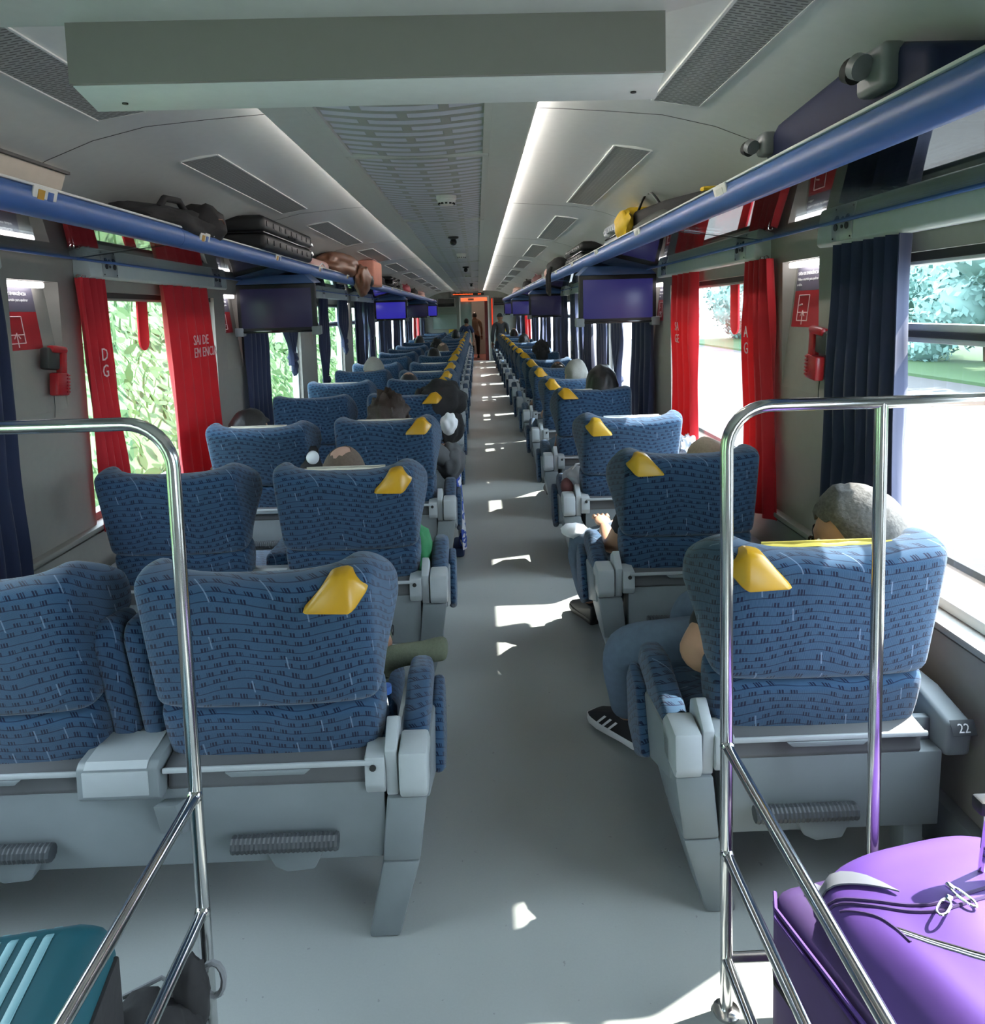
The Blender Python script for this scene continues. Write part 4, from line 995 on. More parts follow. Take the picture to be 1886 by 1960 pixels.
    # hair
    if hair:
        b = bmesh.new(); bmesh.ops.create_icosphere(b, subdivisions=4, radius=1); kill = []
        hs = {'bald': 1.03, 'short': 1.06, 'gray': 1.06, 'curly': 1.22, 'bob': 1.16, 'cap': 1.13, 'wavy': 1.12}[hair]*hairscale; amp = {'curly': .26, 'gray': .05, 'wavy': .07, 'bob': .10}.get(hair, .015)
        if sub < 1: amp *= .5
        for v in b.verts:
            p = v.co.copy()
            if not hair_keep(hair, p): kill.append(v)
            q = head_pt(p)*hs*(1+amp*noise.noise(p*(7 if hair in ('gray', 'curly') else 3)+H)); 
            if hair == 'bob' and p.z < 0: q.z *= 1.15
            if hair == 'gray' and p.z > .55 and p.y > 0: q *= 1.05
            if p.z > 0 and hair in ('wavy', 'bob', 'cap', 'short'): q.z *= .93
            v.co = q
        bmesh.ops.delete(b, geom=kill, context='VERTS'); bmesh.ops.recalc_face_normals(b, faces=b.faces[:]); bmesh.ops.solidify(b, geom=b.faces[:], thickness=.008)
        m = MB(); m._merge(b, T)
        if hair == 'cap': m.prism([(-.06, .085), (.06, .085), (.045, .155), (-.045, .155)], 'z', .03, .036, .002, M=T)
        m.build('cap' if hair == 'cap' else 'hair', haircol, t, smooth=80)
    if glasses:
        m = MB()
        for s in (-1, 1):
            m.tube([(s*.031+.024*math.cos(a*PI/6), .105+.0*abs(math.cos(a*PI/6)), .010+.018*math.sin(a*PI/6)) for a in range(12)], .0028, 6, closed=True, M=T)
            m.tube([(s*.055, .103, .014), (s*.080, .07, .012), (s*.088, -.005, .008), (s*.085, -.02, -.01)], .0028, 6, M=T)
        m.tube([(-.008, .108, .012), (.008, .108, .012)], .0024, 6, M=T); m.build('glasses', 'black_gloss', t)
    # shoes
    for s, n in ((-1, 'l'), (1, 'r')):
        a, b_ = P['an'+n], P['toe'+n]; d = (b_-a); d.normalize()
        d2 = V(d.x, d.y, 0).normalized() if V(d.x, d.y, 0).length > .3 else d; side = V(-d2.y, d2.x, 0); base = V(a.x, a.y, a.z-.075) if shoes else a
        M = Matrix(((side.x, d2.x, 0, base.x), (side.y, d2.y, 0, base.y), (0, 0, 1, base.z), (0, 0, 0, 1)))
        if (isinstance(shoes, str) and shoes == 'sock'): continue
        if scale < .95 and standing is False and sub < 1: pass
        m = MB(); prof = [(-.065, .030), (-.055, .036), (0, .036), (.06, .042), (.11, .046), (.155, .040), (.185, .022)]
        ring = [(w_, y) for y, w_ in prof]+[(-w_, y) for y, w_ in prof[::-1]]
        m.prism(ring, 'z', 0, .026, .006, M=M); so_ = m.build('sole', 'sign_white' if stripes else 'black', t)
        m = MB(); m.hull([(w_*.92*q, y, z) for y, w_ in prof for q in (-1, 1) for z in (.022,)]+[(.028*q, y, z) for q in (-1, 1) for (y, z) in ((-.06, .085), (.045, .088), (.10, .060), (.15, .045), (-.055, .06))], .012, 3, M=M)
        sh = m.build('shoe', 'black_fabric' if stripes else shoes, t, smooth=60)
        if stripes:
            m = MB()
            for q in (-1, 1):
                for i in range(3):
                    y = .018+i*.027; m.hull([(q*(.0385+.001), y+.030, .026), (q*(.0385+.001), y+.040, .026), (q*.034, y-.004, .062), (q*.034, y+.006, .062), (q*.041, y+.030, .026), (q*.041, y+.040, .026), (q*.0365, y-.004, .062), (q*.0365, y+.006, .062)], M=M)
            m.build('shoe_stripe', 'sign_white', t)
    if watch:
        n = watch; c = P['el'+n].lerp(P['wr'+n], .80); d = (P['wr'+n]-P['el'+n]).normalized(); M = Matrix.Translation(c) @ d.to_track_quat('Z', 'Y').to_matrix().to_4x4()
        m = MB(); m.lathe([(.034, -.009), (.037, -.009), (.037, .009), (.034, .009)], 20, M); m.build('wristwatch', 'black', t)
    return t
SL, SR = lambda k: (-.52, row_y(k)), lambda k: (.815, row_y(k))
SW = lambda k: (-1.19, row_y(k))
# right row 1: man with curly grey hair, glasses, jeans, black trainers
make_person('man with curly grey hair and glasses in the nearest right seat, legs crossed in jeans', (1.06, 1.975, .862), SR(0), hair='gray', haircol='hair_gray', skin='skin', shirt='shirt_dark', pants='denim', yaw=R(52), pitch=R(18), roll=R(-12), glasses=True, stripes=True, sub=2, armk=1.25, scale=1.06, watch='l',
    J={'pelvis': (.86, 2.10, .47), 'chest': (.86, 2.0, .66), 'shl': (.70, 1.99, .68), 'ell': (.550, 1.86, .545), 'wrl': (.70, 2.12, .61), 'shr': (1.05, 2.05, .70), 'elr': (1.08, 2.18, .52), 'wrr': (.92, 2.32, .50),
       'hipl': (.80, 2.16, .46), 'knl': (.435, 2.32, .39), 'anl': (.475, 2.38, .10), 'toel': (.34, 2.58, .045), 'hipr': (.93, 2.18, .46), 'knr': (.75, 2.58, .42), 'anr': (.66, 2.50, .10), 'toer': (.60, 2.63, .04)})
# right row 2
make_person('light-haired person in the second right seat, black sleeve and jeans, elbow out in the aisle', (.965, 3.06, .815), SR(1), hair='wavy', haircol='hair_blond', skin='skin', shirt='shirt_dark', pants='denim', sub=1,
    J={'shl': (.66, 3.06, .66), 'ell': (.555, 3.08, .46), 'wrl': (.56, 3.30, .50), 'knl': (.435, 3.36, .40), 'anl': (.50, 3.36, .10), 'toel': (.47, 3.45, .045)})
tt = tag(MB().ball((.435, 3.38, .455), (.065, .075, .032), 3, lambda p: p*(1+.15*noise.noise(p*3))).build('white_cloth', 'white_cloth', smooth=80), 'small white cloth lying on the knee of the second right passenger', 'cloth')
# left row 2 balding man in green
make_person('balding man in a green shirt in the second left aisle seat', (-.572, 3.00, .832), SL(1), hair='bald', haircol='hair_shaved', skin='skin_pale', shirt='shirt_green', pants='denim', pitch=R(12), scale=1.04,
    J={'shr': (-.36, 3.02, .66), 'elr': (-.275, 3.08, .50), 'wrr': (-.36, 3.30, .46)}, sleeve='long')
# left row 3
make_person('woman with straight black hair in the third left window seat', (-1.30, 4.10, .865), SW(2), hair='bob', haircol='hair_black', skin='skin', shirt='shirt_tan', yaw=R(-35), roll=R(10))
make_person('dark bushy-haired person in the third left aisle seat, grey sleeve in the aisle', (-.52, 4.14, .90), SL(2), hair='curly', haircol='hair_brown', skin='skin_dark', shirt='shirt_gray', sleeve='long', pants='denim_dark', hairscale=1.1,
    J={'shr': (-.30, 4.25, .72), 'elr': (-.16, 4.40, .56), 'wrr': (-.20, 4.62, .62)})
def sleeve(prefix, c, r, mt, seed=0):
    p = [o for o in bpy.data.objects if o.get('label', '').startswith(prefix)][0]; m = MB()
    m.ball(c, r, 4, lambda q: q*(1+.16*noise.noise(q*2.2+V(seed, 0, 0))+.03*noise.noise(q*7))); m.build('sleeve', mt, p, smooth=80)
sleeve('dark bushy', (-.185, 4.42, .595), (.085, .15, .115), 'shirt_gray'); sleeve('balding man in a green', (-.275, 3.07, .485), (.055, .12, .105), 'shirt_green', 3)
# left row 4-...
make_person('person with a pale straw hat in the sixth left window seat', (-1.09, 7.62, .925), SW(5), hair='cap', haircol='hair_white', shirt='shirt_white', hairscale=1.1)
make_person('dark-haired person low in the fifth left aisle seat', (-.62, 6.45, .865), SL(4), shirt='shirt_navy')
make_person('dark-haired person in the eighth left aisle seat', (-.60, 9.95, .90), SL(7), shirt='shirt_blue', hair='wavy')
make_person('balding person in the ninth left aisle seat', (-.53, 11.05, .93), SL(8), hair='bald', haircol='hair_shaved', skin='skin_pale', shirt='shirt_white')
make_person('black-haired person in the tenth left aisle seat', (-.68, 12.2, .93), SL(9), hair='curly', shirt='shirt_navy')
make_person('dark-haired person far away in the twelfth left window seat', (-1.15, 14.5, .95), SW(11), hair='short', shirt='shirt_tan')
make_person('dark-haired person far away in the fourteenth left aisle seat', (-.50, 16.8, .99), SL(13), hair='wavy', shirt='shirt_dark')
# right
make_person('woman with a black bob and white sleeve in the fourth right seat', (.895, 5.28, .945), SR(3), hair='bob', haircol='hair_black', skin='skin_dark', shirt='shirt_white', pants='denim', hairscale=1.08, scale=1.05,
    J={'shl': (.66, 5.32, .76), 'ell': (.585, 5.38, .47), 'wrl': (.62, 5.62, .50), 'knl': (.56, 5.80, .42), 'anl': (.55, 5.80, .10)})
make_person('grey-haired person in the fifth right seat', (.86, 6.42, .93), SR(4), hair='wavy', haircol='hair_white', skin='skin_pale', shirt='shirt_white', hairscale=1.05)
make_person('person in tan sleeves in the sixth right seat, arm by the aisle', (.83, 7.6, .84), SR(5), shirt='leather_brown', skin='skin_dark', J={'ell': (.56, 7.7, .5)})
make_person('person with a big black cap in the eighth right seat', (.85, 9.8, .93), SR(7), hair='curly', haircol='black_fabric', shirt='shirt_dark', hairscale=1.1)
make_person('dark-haired person far away in the eleventh right seat', (.84, 13.3, .96), SR(10), hair='wavy', shirt='shirt_navy')
make_person('dark-haired person far away in the fourteenth right seat', (.84, 16.8, .98), SR(13), hair='short', shirt='shirt_gray')
# standing people at the end
make_person('person in a grey top and black cap standing by the farthest right seats', (.60, 19.3, 1.34), hair='cap', haircol='black', skin='skin_dark', shirt='shirt_gray', pants='denim_dark', standing=True, scale=.95, sleeve='long', yaw=R(20))
make_person('person standing in the red vestibule beyond the far door', (-.08, 23.9, 1.38), hair='short', skin='skin_dark', shirt='shirt_tan', pants='shirt_dark', standing=True, scale=.92, yaw=R(10))
make_person('person in a blue top standing at the far left end of the aisle', (-.32, 21.7, 1.22), hair='wavy', skin='skin', shirt='shirt_navy', pants='denim_dark', standing=True, scale=.85)
# left row 1: person lying low, socked foot sticking into the aisle
make_person('passenger slumped in the nearest left aisle seat, one olive-socked foot stretched into the aisle', (-.66, 2.10, .60), SL(0), hair='short', haircol='hair_brown', shirt='shirt_navy', pants='sock', shoes='sock', sub=1, yaw=R(60),
    J={'neckb': (-.64, 2.04, .50), 'chest': (-.60, 2.12, .47), 'pelvis': (-.58, 2.30, .46), 'shl': (-.76, 2.08, .52), 'shr': (-.48, 2.08, .52), 'ell': (-.80, 2.26, .47), 'wrl': (-.66, 2.40, .52), 'elr': (-.42, 2.26, .46), 'wrr': (-.5, 2.42, .52),
       'hipr': (-.52, 2.36, .46), 'knr': (-.56, 2.60, .50), 'anr': (-.315, 2.26, .44), 'toer': (-.16, 2.18, .47), 'hipl': (-.64, 2.36, .46), 'knl': (-.66, 2.62, .44), 'anl': (-.64, 2.62, .12)})
p_ = [o for o in bpy.data.objects if o.get('label', '').startswith('passenger slumped')][0]
me = skin_eval([(V(-.345, 2.13, .40), .042), (V(-.335, 2.13, .43), .044), (V(-.305, 2.13, .465), .040), (V(-.25, 2.13, .478), .036), (V(-.19, 2.13, .480), .034), (V(-.140, 2.13, .492), .040), (V(-.115, 2.13, .490), .034), (V(-.36, 2.17, .35), .045)], [(0, 1), (1, 2), (2, 3), (3, 4), (4, 5), (5, 6), (0, 7)], 0, 2)
m = MB(); m.bm.from_mesh(me); m.build('sock', 'sock', p_, smooth=80)
m = MB(); m.tube([(-.275, 1.885, .30), (-.275, 1.885, .45), (-.275, 1.885, .475), (-.275, 1.885, .49)], [.030, .030, .016, .013], 14)
b_ = thing('water_bottle', 'clear water bottle with a blue cap wedged beside the nearest left seat', 'bottle', (0, 0, 0)); m.build('bottle', 'bottle_plastic', b_)
m = MB(); m.lathe([(.0165, 0), (.0165, .02), (.0, .021)], 14, Matrix.Translation((-.275, 1.885, .49))); m.build('cap', 'rail_blue', b_)

# ------------------------------------------------------------------ loose things on and between the seats
def blob(name, c, r, mt, label, cat, amp=.25, fr=2.2, sub=4, M=None, seed=0):
    m = MB(); m.ball(c, r, sub, lambda p: p*(1+amp*noise.noise(p*fr+V(seed, seed, 0))), M=M); return tag(m.build(name, mt, smooth=80), label, cat)
t = thing('jacket', 'black padded jacket hung over the fourth left aisle seat', 'jacket', (-.29, 5.20, .0))
m = MB(); m.ball((.02, .0, .87), (.175, .10, .155), 4, lambda p: p*(1+.22*noise.noise(p*2.3))); m.ball((.06, .02, .70), (.11, .10, .16), 4, lambda p: p*(1+.2*noise.noise(p*2.7))); m.build('body', 'black_fabric', t, smooth=80)
m = MB(); m.ball((-.13, .02, .80), (.07, .09, .16), 3, lambda p: p*(1+.2*noise.noise(p*2.5))); m.build('sleeve', 'black_fabric', t, smooth=80)
t = thing('shoulder_bag', 'dark bag with a white patch wedged between the third left seats', 'bag', (-.925, 3.93, .0))
m = MB(); m.ball((0, 0, .62), (.065, .06, .19), 4, lambda p: p*(1+.15*noise.noise(p*2))); m.build('bag_body', 'black_fabric', t, smooth=80)
m = MB(); m.ball((.02, -.035, .745), (.035, .03, .038), 3); m.build('patch', 'white_cloth', t)
t = thing('floral_skirt', 'blue and white patterned cloth hanging into the aisle by the third left seats', 'cloth', (0, 0, 0))
m = MB(); m.grid(lambda u, v: (-.155+.022*math.sin(u*9)+.03*v-.035*math.sin(v*3)*0, 4.36+.20*u-.02*v, .52-.46*v), 12, 14, thick=.004); m.build('cloth', 'floral', t, smooth=80)
m = MB(); m.box(-.19, -.12, 4.38, 4.62, .0, .06, .015); m.build('hem_weight', 'shirt_navy', t)
blob('crumpled_cloth', (-.20, 4.66, .79), (.055, .06, .07), 'white_cloth', 'white crumpled cloth held beside the third left aisle seat', 'cloth', .2, 2)
t = thing('plastic_bag', 'clear crumpled plastic bag on the sill by the third right seat', 'bag', (0, 0, 0)); m = MB(); m.ball((1.17, 4.05, .70), (.06, .12, .075), 4, lambda p: p*(1+.5*noise.noise(p*3.5))); m.build('film', 'white_cloth', t, smooth=0)
t = thing('handbag', 'grey and white handbag on the third right armrest by the aisle', 'bag', (.56, 4.12, .0)); m = MB(); m.ball((0, 0, .53), (.095, .10, .075), 4, lambda p: p*(1+.2*noise.noise(p*2.2))); m.build('bag_body', 'silver_case', t, smooth=80)
m = MB(); m.ball((-.075, -.05, .50), (.04, .05, .05), 3); m.build('flap', 'bag_wine', t); m = MB(); m.tube([(-.05, -.02, .57), (-.02, -.02, .62), (.03, 0, .62), (.06, 0, .57)], .006, 6); m.build('handle', 'white_cloth', t)

# ------------------------------------------------------------------ luggage on the racks
def hard_case(name, x0, x1, y0, y1, z0, z1, mt, label, face, ribs='x', trim='black_gloss', end=0):
    """lying hard suitcase; wheels on the aisle face, or on the far end when end=1"""
    t = thing(name, label, 'suitcase', (0, 0, 0)); zm = (z0+z1)/2; n = 9
    for nm, za, zb in (('upper_shell', zm+.003, z1), ('lower_shell', z0, zm-.003)):
        m = MB(); m.box(x0, x1, y0, y1, za, zb, .030, 4)
        for q in range(n):
            y = y0+.04+(y1-y0-.10)*q/(n-1); m.box(x0+.03, x1-.03, y, y+.022, za-.0 if nm != 'upper_shell' else za+.02, zb+(.004 if nm == 'upper_shell' else -.02), .003)
            fx = x1 if face > 0 else x0; m.box(min(fx, fx+face*.004), max(fx, fx+face*.004), y, y+.022, za+.03, zb-.03, .0015)
        m.build(nm, mt, t, smooth=50)
    m = MB(); m.box(x0+.010, x1-.008, y0+.010, y1-.008, zm-.004, zm+.004, .001); m.build('zip', trim, t)
    fx = x1 if face > 0 else x0
    for i in (0, 1):
        for z in (z0+.035, z1-.035):
            if end:
                xx = (x0+.06, x1-.06)[i]; w_ = MB(); w_.lathe([(0, -.009), (.024, -.009), (.024, .009), (0, .009)], 14, Matrix.Translation((xx, y1+.018, z)) @ Matrix.Rotation(PI/2, 4, 'Y')); w_.build('wheel', 'chrome' if i else 'rubber', t)
            else:
                y = (y0+.08, y1-.08)[i]; w_ = MB(); w_.lathe([(0, -.01), (.020, -.01), (.020, .01), (0, .01)], 14, Matrix.Translation((fx+face*.014, y, z)) @ Matrix.Rotation(PI/2, 4, 'X')); w_.build('wheel', 'rubber', t)
    m = MB(); m.tube([(fx, (y0+y1)/2-.08, zm+.02), (fx+face*.018, (y0+y1)/2-.06, zm+.02), (fx+face*.018, (y0+y1)/2+.06, zm+.02), (fx, (y0+y1)/2+.08, zm+.02)], .006, 8); m.build('handle', mt, t)
    if end:
        for dz in (-.03, .03):
            m = MB(); m.box(x1-.10, x1+.006, y1-.05, y1+.006, zm+dz-.012, zm+dz+.012, .003); m.build('latch', 'chrome', t)
    return t
# left: duffel
t = thing('duffel_bag', 'black duffel bag with loose handles on the left rack', 'bag', (-1.33, 3.15, 1.81))
m = MB(); m.ball((0, 0, .085), (.17, .40, .082), 4, lambda p: V(max(-1, min(1, p.x*1.15)), p.y, max(-.85, min(1, p.z)))*(1+.22*noise.noise(p*2.6))); m.build('bag_body', 'black_fabric', t, smooth=80)
m = MB(); m.tube([(.10, -.22, .13), (.10, -.16, .175), (.10, -.02, .185), (.10, .06, .14)], .014, 8); m.build('handle', 'black_fabric', t, smooth=80)
m = MB(); m.ball((.10, .22, .11), (.10, .14, .095), 3, lambda p: p*(1+.2*noise.noise(p*3+V(4, 0, 0)))); q_ = m.build('end_pocket', 'black_fabric', t, smooth=80)
m = MB(); m.tube([(.192, .16, .13), (.196, .22, .135), (.190, .28, .11)], .003, 6); m.build('zip', 'leather_brown', q_)
m = MB(); m.tube([(.12, .34, .10), (.12, .37, .15), (.12, .42, .15), (.12, .45, .08)], .006, 6); m.build('strap', 'black_fabric', t)
hard_case('suitcase', -1.56, -1.13, 4.02, 5.18, 1.872, 2.055, 'black', 'large black ribbed suitcase lying on the left rack', 1, end=1)
t = thing('pink_box', 'pale pink bundle lying on the left rack behind the black suitcase', 'bundle', (-1.32, 5.75, 1.81)); m = MB(); m.box(-.13, .13, -.30, .30, .0, .13, .04, 3); m.build('wrap', 'bag_pink', t, smooth=60); m = MB(); m.tube([(.132, -.28, .02), (.135, 0, .10), (.132, .28, .03)], .004, 6); m.build('cord', 'white_cloth', t)
t = thing('leather_bag', 'brown leather bag with its flap hanging down over the left rail', 'bag', (-1.27, 6.95, 1.81))
m = MB(); m.ball((0, -.1, .13), (.16, .65, .135), 4, lambda p: p*(1+.25*noise.noise(p*2.2+V(2, 0, 0)))); m.build('bag_body', 'leather_brown', t, smooth=80)
m = MB(); m.ball((.16, .30, .02), (.07, .30, .15), 4, lambda p: V(p.x, p.y*(1-.45*max(0, -p.z)), p.z)*(1+.22*noise.noise(p*2.2))); m.build('hanging_flap', 'leather_brown', t, smooth=80)
m = MB(); m.ball((.20, .50, .03), (.04, .14, .055), 3, lambda p: p*(1+.3*noise.noise(p*3))); m.build('dark_pocket', 'black', t, smooth=80)
t = thing('shopping_bag', 'peach coloured bag standing on the left rack behind the brown leather bag', 'bag', (-1.19, 8.10, 1.81)); m = MB(); m.box(-.12, .12, -.30, .35, .0, .27, .02, 2); m.build('bag_body', 'peach', t, smooth=60); m = MB(); m.tube([(.09, -.2, .26), (.09, -.1, .285), (.09, .1, .285), (.09, .2, .26)], .005, 6); m.build('handle', 'bag_pink', t)
def soft(name, x, y, z, rx_, ry_, rz_, mt, label, cat='bag', seed=0):
    t = thing(name, label, cat, (x, y, z)); m = MB(); m.ball((0, 0, rz_*.9), (rx_, ry_, rz_), 3, lambda p: V(max(-.9, min(.9, p.x*1.1)), max(-.92, min(.92, p.y*1.1)), max(-.9, min(1, p.z*1.1)))*(1+.2*noise.noise(p*2.4+V(seed, 0, 0)))); m.build('bag_body', mt, t, smooth=80)
    m = MB(); s = 1 if x < 0 else -1; m.tube([(s*rx_*.5, -ry_*.3, rz_*1.8), (s*rx_*.6, -ry_*.1, rz_*2.0), (s*rx_*.6, ry_*.1, rz_*2.0), (s*rx_*.5, ry_*.3, rz_*1.8)], .008, 6); m.build('handle', mt, t); return t
soft('rucksack', -1.33, 9.6, 1.815, .15, .30, .10, 'black_fabric', 'black rucksack on the left rack beyond the peach bag', seed=1)
hard_case('suitcase', -1.55, -1.16, 10.35, 11.05, 1.872, 2.03, 'black_gloss', 'glossy black suitcase on the left rack, well down the coach', 1)
soft('travel_bag', -1.33, 12.0, 1.815, .14, .30, .10, 'bag_olive', 'dark travel bag on the left rack past the glossy suitcase', seed=2)
soft('travel_bag', -1.33, 13.3, 1.815, .15, .35, .11, 'bag_red', 'red bag far down the left rack', seed=3)
soft('travel_bag', -1.33, 15.0, 1.815, .14, .35, .10, 'black_fabric', 'small black bag past the red bag on the left rack', seed=4)
soft('travel_bag', -1.33, 17.2, 1.815, .14, .35, .10, 'bag_pink', 'tiny pale bag near the far end of the left rack', seed=5)
# right: navy suitcase
t = thing('suitcase', 'navy soft-sided suitcase with grey wheels lying on the right rack', 'suitcase', (0, 0, 0))
m = MB(); m.hull([(x, y, z) for x in (.84, 1.22) for (y, z) in ((1.36, 1.895), (1.36, 1.965), (1.50, 2.015), (1.72, 2.02), (2.05, 1.995), (2.13, 1.95), (2.13, 1.895))], .02, 3); m.build('shell', 'navy_case', t, smooth=50)
m = MB(); m.box(.835, 1.22, 1.35, 2.14, 1.83, 1.893, .015); m.build('base_frame', 'gray_trim', t, smooth=50)
m = MB(); m.tube([(.832, 1.36, 1.897), (.830, 1.75, 1.899), (.832, 2.13, 1.897)], .004, 6); m.build('zip', 'black', t)
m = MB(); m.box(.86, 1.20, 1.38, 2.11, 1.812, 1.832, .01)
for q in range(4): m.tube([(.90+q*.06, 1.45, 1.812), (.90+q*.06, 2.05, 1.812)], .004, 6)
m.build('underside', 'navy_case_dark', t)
for i, (y, z) in enumerate(((1.52, 1.975), (2.10, 1.945), (1.42, 1.86), (2.09, 1.86))):
    if i < 2:
        m = MB(); m.box(.81, .86, y-.055 if i == 0 else y-.03, y+.055 if i == 0 else y+.03, z-.055 if i == 0 else z-.03, z+.035, .014, 3); h = m.build('wheel_housing', 'gray_trim', t, smooth=50)
        for q in (-.010, .012):
            m = MB(); m.lathe([(0, -.009), (.026 if i == 0 else .02, -.009), (.026 if i == 0 else .02, .009), (0, .009)], 18, Matrix.Translation((.785, y+q*(1.2), z-.005)) @ Matrix.Rotation(PI/2+.5, 4, 'X') @ Matrix.Rotation(.3, 4, 'Y')); m.build('wheel', 'gray_trim' if q < 0 else 'rubber', h)
    else:
        m = MB(); m.tube([(.83, y, z+.02), (.80, y, z), (.80, y, z-.03)], .008, 8); m.build('metal_foot', 'chrome', t)
t = thing('tool_bag', 'long black and yellow bag with a raised handle on the right rack', 'bag', (0, 0, 0))
m = MB(); m.hull([(x, y, z) for x in (.84, 1.06) for (y, z) in ((2.70, 1.875), (2.70, 1.925), (3.3, 1.975), (3.95, 2.01), (4.02, 1.99), (4.05, 1.87))], .025, 3); m.build('bag_body', 'black_fabric', t, smooth=60)
m = MB(); m.box(.80, 1.05, 3.90, 4.16, 1.865, 2.03, .03, 3); m.build('end_panel', 'bag_yellow', t, smooth=60)
m = MB(); m.ball((.80, 3.96, 1.94), (.04, .14, .075), 3, lambda p: p*(1+.3*noise.noise(p*3))); m.build('yellow_pouch', 'bag_yellow', t, smooth=80)
m = MB(); m.tube([(.84, 2.72, 1.925), (.84, 2.70, 1.925), (.95, 2.69, 1.927), (1.05, 2.70, 1.925)], .008, 6); m.build('edge_piping', 'bag_yellow', t)
m = MB(); m.tube([(.86, 3.92-.5*q/10, 1.975+.085*math.sin(PI*q/10)) for q in range(11)], .007, 8); m.build('handle', 'black', t, smooth=60)
m = MB(); m.ball((.85, 3.5, 1.89), (.05, .40, .045), 3, lambda p: p*(1+.2*noise.noise(p*3))); m.build('side_pocket', 'bag_olive', t, smooth=80)
hard_case('suitcase', .86, 1.20, 4.32, 4.95, 1.872, 2.035, 'silver_case', 'silver grey suitcase on the right rack behind the black and yellow bag', -1, end=1)
hard_case('suitcase', .82, 1.20, 5.75, 6.75, 1.872, 2.025, 'black', 'black hard suitcase on the right rack above the nearest right screen', -1, end=1)
t = thing('rucksack', 'black rucksack on the right rack with straps dangling below the rail', 'bag', (.88, 7.6, 1.82)); m = MB(); m.ball((0, 0, .10), (.14, .30, .11), 3, lambda p: p*(1+.2*noise.noise(p*2.5))); m.build('bag_body', 'black_fabric', t, smooth=80)
m = MB(); m.tube([(-.13, -.30, .10), (-.155, -.34, .02), (-.155, -.34, -.12), (-.145, -.24, -.17), (-.155, -.1, -.13), (-.155, -.1, .02), (-.12, -.08, .10)], .016, 8); m.build('strap', 'black_fabric', t, smooth=80)
m = MB(); m.ball((-.05, .38, .07), (.09, .13, .08), 3); m.build('pink_pouch', 'bag_pink', t, smooth=80)
soft('travel_bag', .95, 9.1, 1.815, .14, .32, .09, 'bag_olive', 'grey-green bag on the right rack past the dangling straps', seed=6)
soft('travel_bag', .95, 10.6, 1.815, .15, .40, .10, 'bag_wine', 'dark wine coloured bag far down the right rack', seed=7)
soft('travel_bag', .95, 12.6, 1.815, .15, .40, .11, 'black_fabric', 'tall dark bag far down the right rack past the wine bag', seed=8)
soft('travel_bag', .95, 16.5, 1.815, .14, .35, .11, 'bag_pink', 'tiny pink bag near the far end of the right rack', seed=9)

# ------------------------------------------------------------------ luggage in the foreground
t = thing('suitcase', 'large bright purple soft suitcase behind the steel stand at bottom right', 'suitcase', (0, 0, 0))
M_ = Matrix.Translation((.955, 1.075, 0)) @ Matrix.Rotation(math.radians(12), 4, 'Z')
m = MB(); m.box(-.36, .16, -.50, .345, .03, .365, .05, 4, M=M_); m.build('side_shell', 'purple_dark', t, smooth=50)
DC, DR = (-.075, -.065), (.262, .395)
def dome(p): return V(math.copysign(abs(p.x)**.55, p.x), math.copysign(abs(p.y)**.55, p.y), p.z*(1+.16*noise.noise(p*2.2+V(1, 0, 0))))
m = MB(); m.ball((DC[0], DC[1], .355), (DR[0], DR[1], .120), 5, dome, M=M_)
fp_ = m.build('front_pocket', 'purple', t, smooth=80)
from mathutils.bvhtree import BVHTree
BV = BVHTree.FromPolygons([v.co.copy() for v in fp_.data.vertices], [list(p.vertices) for p in fp_.data.polygons])
def top_z(x, y):   # height of the dome over (x, y) in the case's own frame
    w0 = M_ @ V(x, y, 1.0); h = BV.ray_cast(w0, V(0, 0, -1))[0]
    return h.z if h is not None else .36
def seam(m, pts, r, n=36, lift=.2):
    P = []; K = [pts[0]]+list(pts)+[pts[-1]]
    for i in range(n+1):
        f = i/n*(len(pts)-1); a = min(int(f), len(pts)-2); g = f-a; c = []
        for d in (0, 1):
            p0, p1, p2, p3 = (K[a+j][d] for j in range(4)); c.append(.5*((2*p1)+(-p0+p2)*g+(2*p0-5*p1+4*p2-p3)*g*g+(-p0+3*p1-3*p2+p3)*g**3))
        P.append(M_ @ V(c[0], c[1], top_z(*c)+r*lift))
    m.tube(P, r, 6)
for dy in (0, -.016):
    m = MB(); seam(m, [(-.315, .262+dy), (-.262, .185+dy), (-.205, .130+dy), (-.154, .112+dy), (-.02, .115+dy), (.15, .13+dy)], .0030); m.build('zip', 'purple_dark', t)
for dy in (0, -.007, -.014):
    m = MB(); seam(m, [(-.262, .115+dy), (-.225, .06+dy), (-.18, .005+dy), (-.10, -.06+dy), (.05, -.14+dy)], .0024, lift=-.2); m.build('pocket_zip', 'black_fabric' if dy == 0 else 'purple_gray', t)
m = MB(); seam(m, [(-.30, .20), (-.27, .15), (-.262, .115), (-.262, .08)], .0022); m.build('panel_seam', 'purple_dark', t)
def cuff(u, v):
    x = -.305+.095*u; y = .292-.130*u+.075*math.sin(u*PI)*v; return tuple(M_ @ V(x, y, top_z(x, y)+.004))
m = MB(); m.grid(cuff, 12, 6, thick=.003); m.build('grey_cuff', 'purple_gray', t, smooth=80)
for (x, y, a) in ((-.165, .104, .5), (-.140, .122, 1.7)):
    z = top_z(x, y)+.010; m = MB(); Mq = M_ @ Matrix.Translation((x, y, z)) @ Matrix.Rotation(a, 4, 'Z')
    m.tube([(.016*math.cos(q*PI/8)-.022-.006*(1 if math.cos(q*PI/8) < 0 else -1), .0075*math.sin(q*PI/8), 0) for q in range(16)], .0022, 6, closed=True, M=Mq); m.box(-.006, .010, -.005, .005, -.004, .003, .0015, M=Mq); m.build('zip_pull', 'chrome', t)
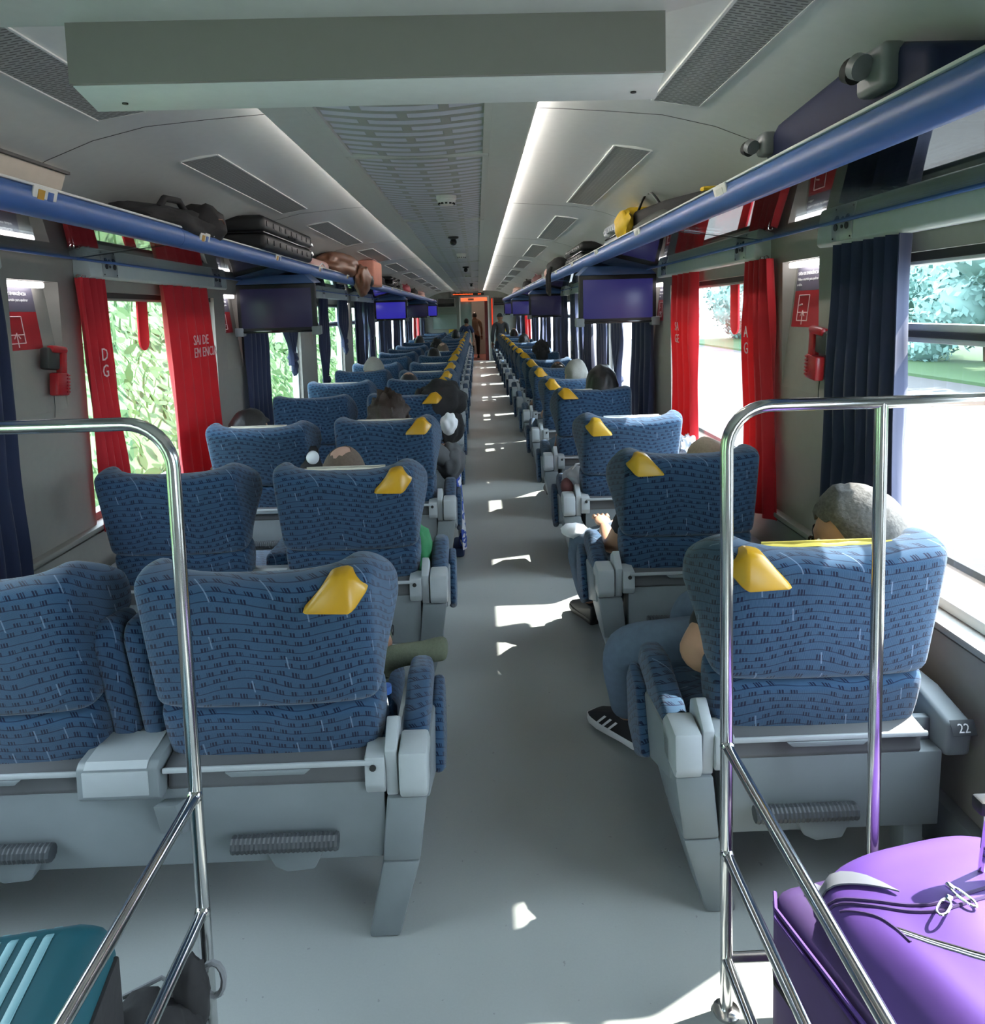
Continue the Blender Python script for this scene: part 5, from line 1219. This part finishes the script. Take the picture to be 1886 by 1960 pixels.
for z, mt in ((.345, 'purple'), (.325, 'purple'), (.19, 'black_fabric')):
    m = MB(); m.tube([M_ @ V(*p) for p in ((-.34, .335, z), (-.362, .30, z), (-.362, -.38, z))], .004, 6); m.build('side_zip', mt, t)
m = MB(); m.box(-.366, -.358, .02, .032, .20, .28, .003, M=M_); m.build('side_tab', 'purple_gray', t)
m = MB(); 
for x in (.878, 1.02): m.tube([(x, 1.22, .40), (x, 1.20, .60)], .006, 8)
m.build('handle_tube', 'chrome', t); m = MB(); m.box(.855, 1.045, 1.185, 1.215, .595, .622, .006); m.build('pull_handle', 'black', t)
t = thing('suitcase', 'teal hard-shell suitcase with pale raised ribs at bottom left', 'suitcase', (0, 0, 0))
TM = Matrix.Translation((-.635, 1.180, 0)) @ Matrix.Rotation(math.radians(9), 4, 'Z')
m = MB(); m.box(-.46, 0, -.62, 0, .02, .515, .06, 5, M=TM); m.build('shell', 'teal', t, smooth=50)
for q in range(12):
    x = -.096-q*.0262; m = MB(); m.prism([(-.58, .510), (-.06, .510), (-.02, .495), (0, .455), (0, .08), (.0035, .08), (.0035, .457), (-.017, .499), (-.058, .5175), (-.58, .5175)], 'x', x-.0068, x+.0068, .0015, M=TM); m.build('rib', 'teal_light', t, smooth=60)
m = MB(); m.box(-.006, .006, -.56, -.05, .05, .46, .005, M=TM); m.build('zip', 'black_fabric', t)
t = thing('rucksack', 'black rucksack with grey striped straps on the floor beside the teal suitcase', 'bag', (-.63, 1.22, 0))
m = MB(); m.ball((.0, -.05, .15), (.105, .13, .15), 4, lambda p: p*(1+.2*noise.noise(p*2.5))); m.build('bag_body', 'black_fabric', t, smooth=80)
m = MB(); m.ball((.055, .06, .235), (.032, .035, .075), 3, lambda p: p*(1+.25*noise.noise(p*3))); m.build('top_flap', 'black_fabric', t, smooth=80)
for z in (.215, .235, .26):
    m = MB(); m.tube([(-.06, .035, z), (.0, .062, z+.01), (.05, .05, z-.008)], .004, 6); m.build('strap', 'gray_trim', t)
m = MB(); m.tube([(.085+.02*math.cos(q*PI/6), .09, .235+.035*math.sin(q*PI/6)) for q in range(12)], .006, 6, closed=True); m.build('buckle_ring', 'gray_trim', t)
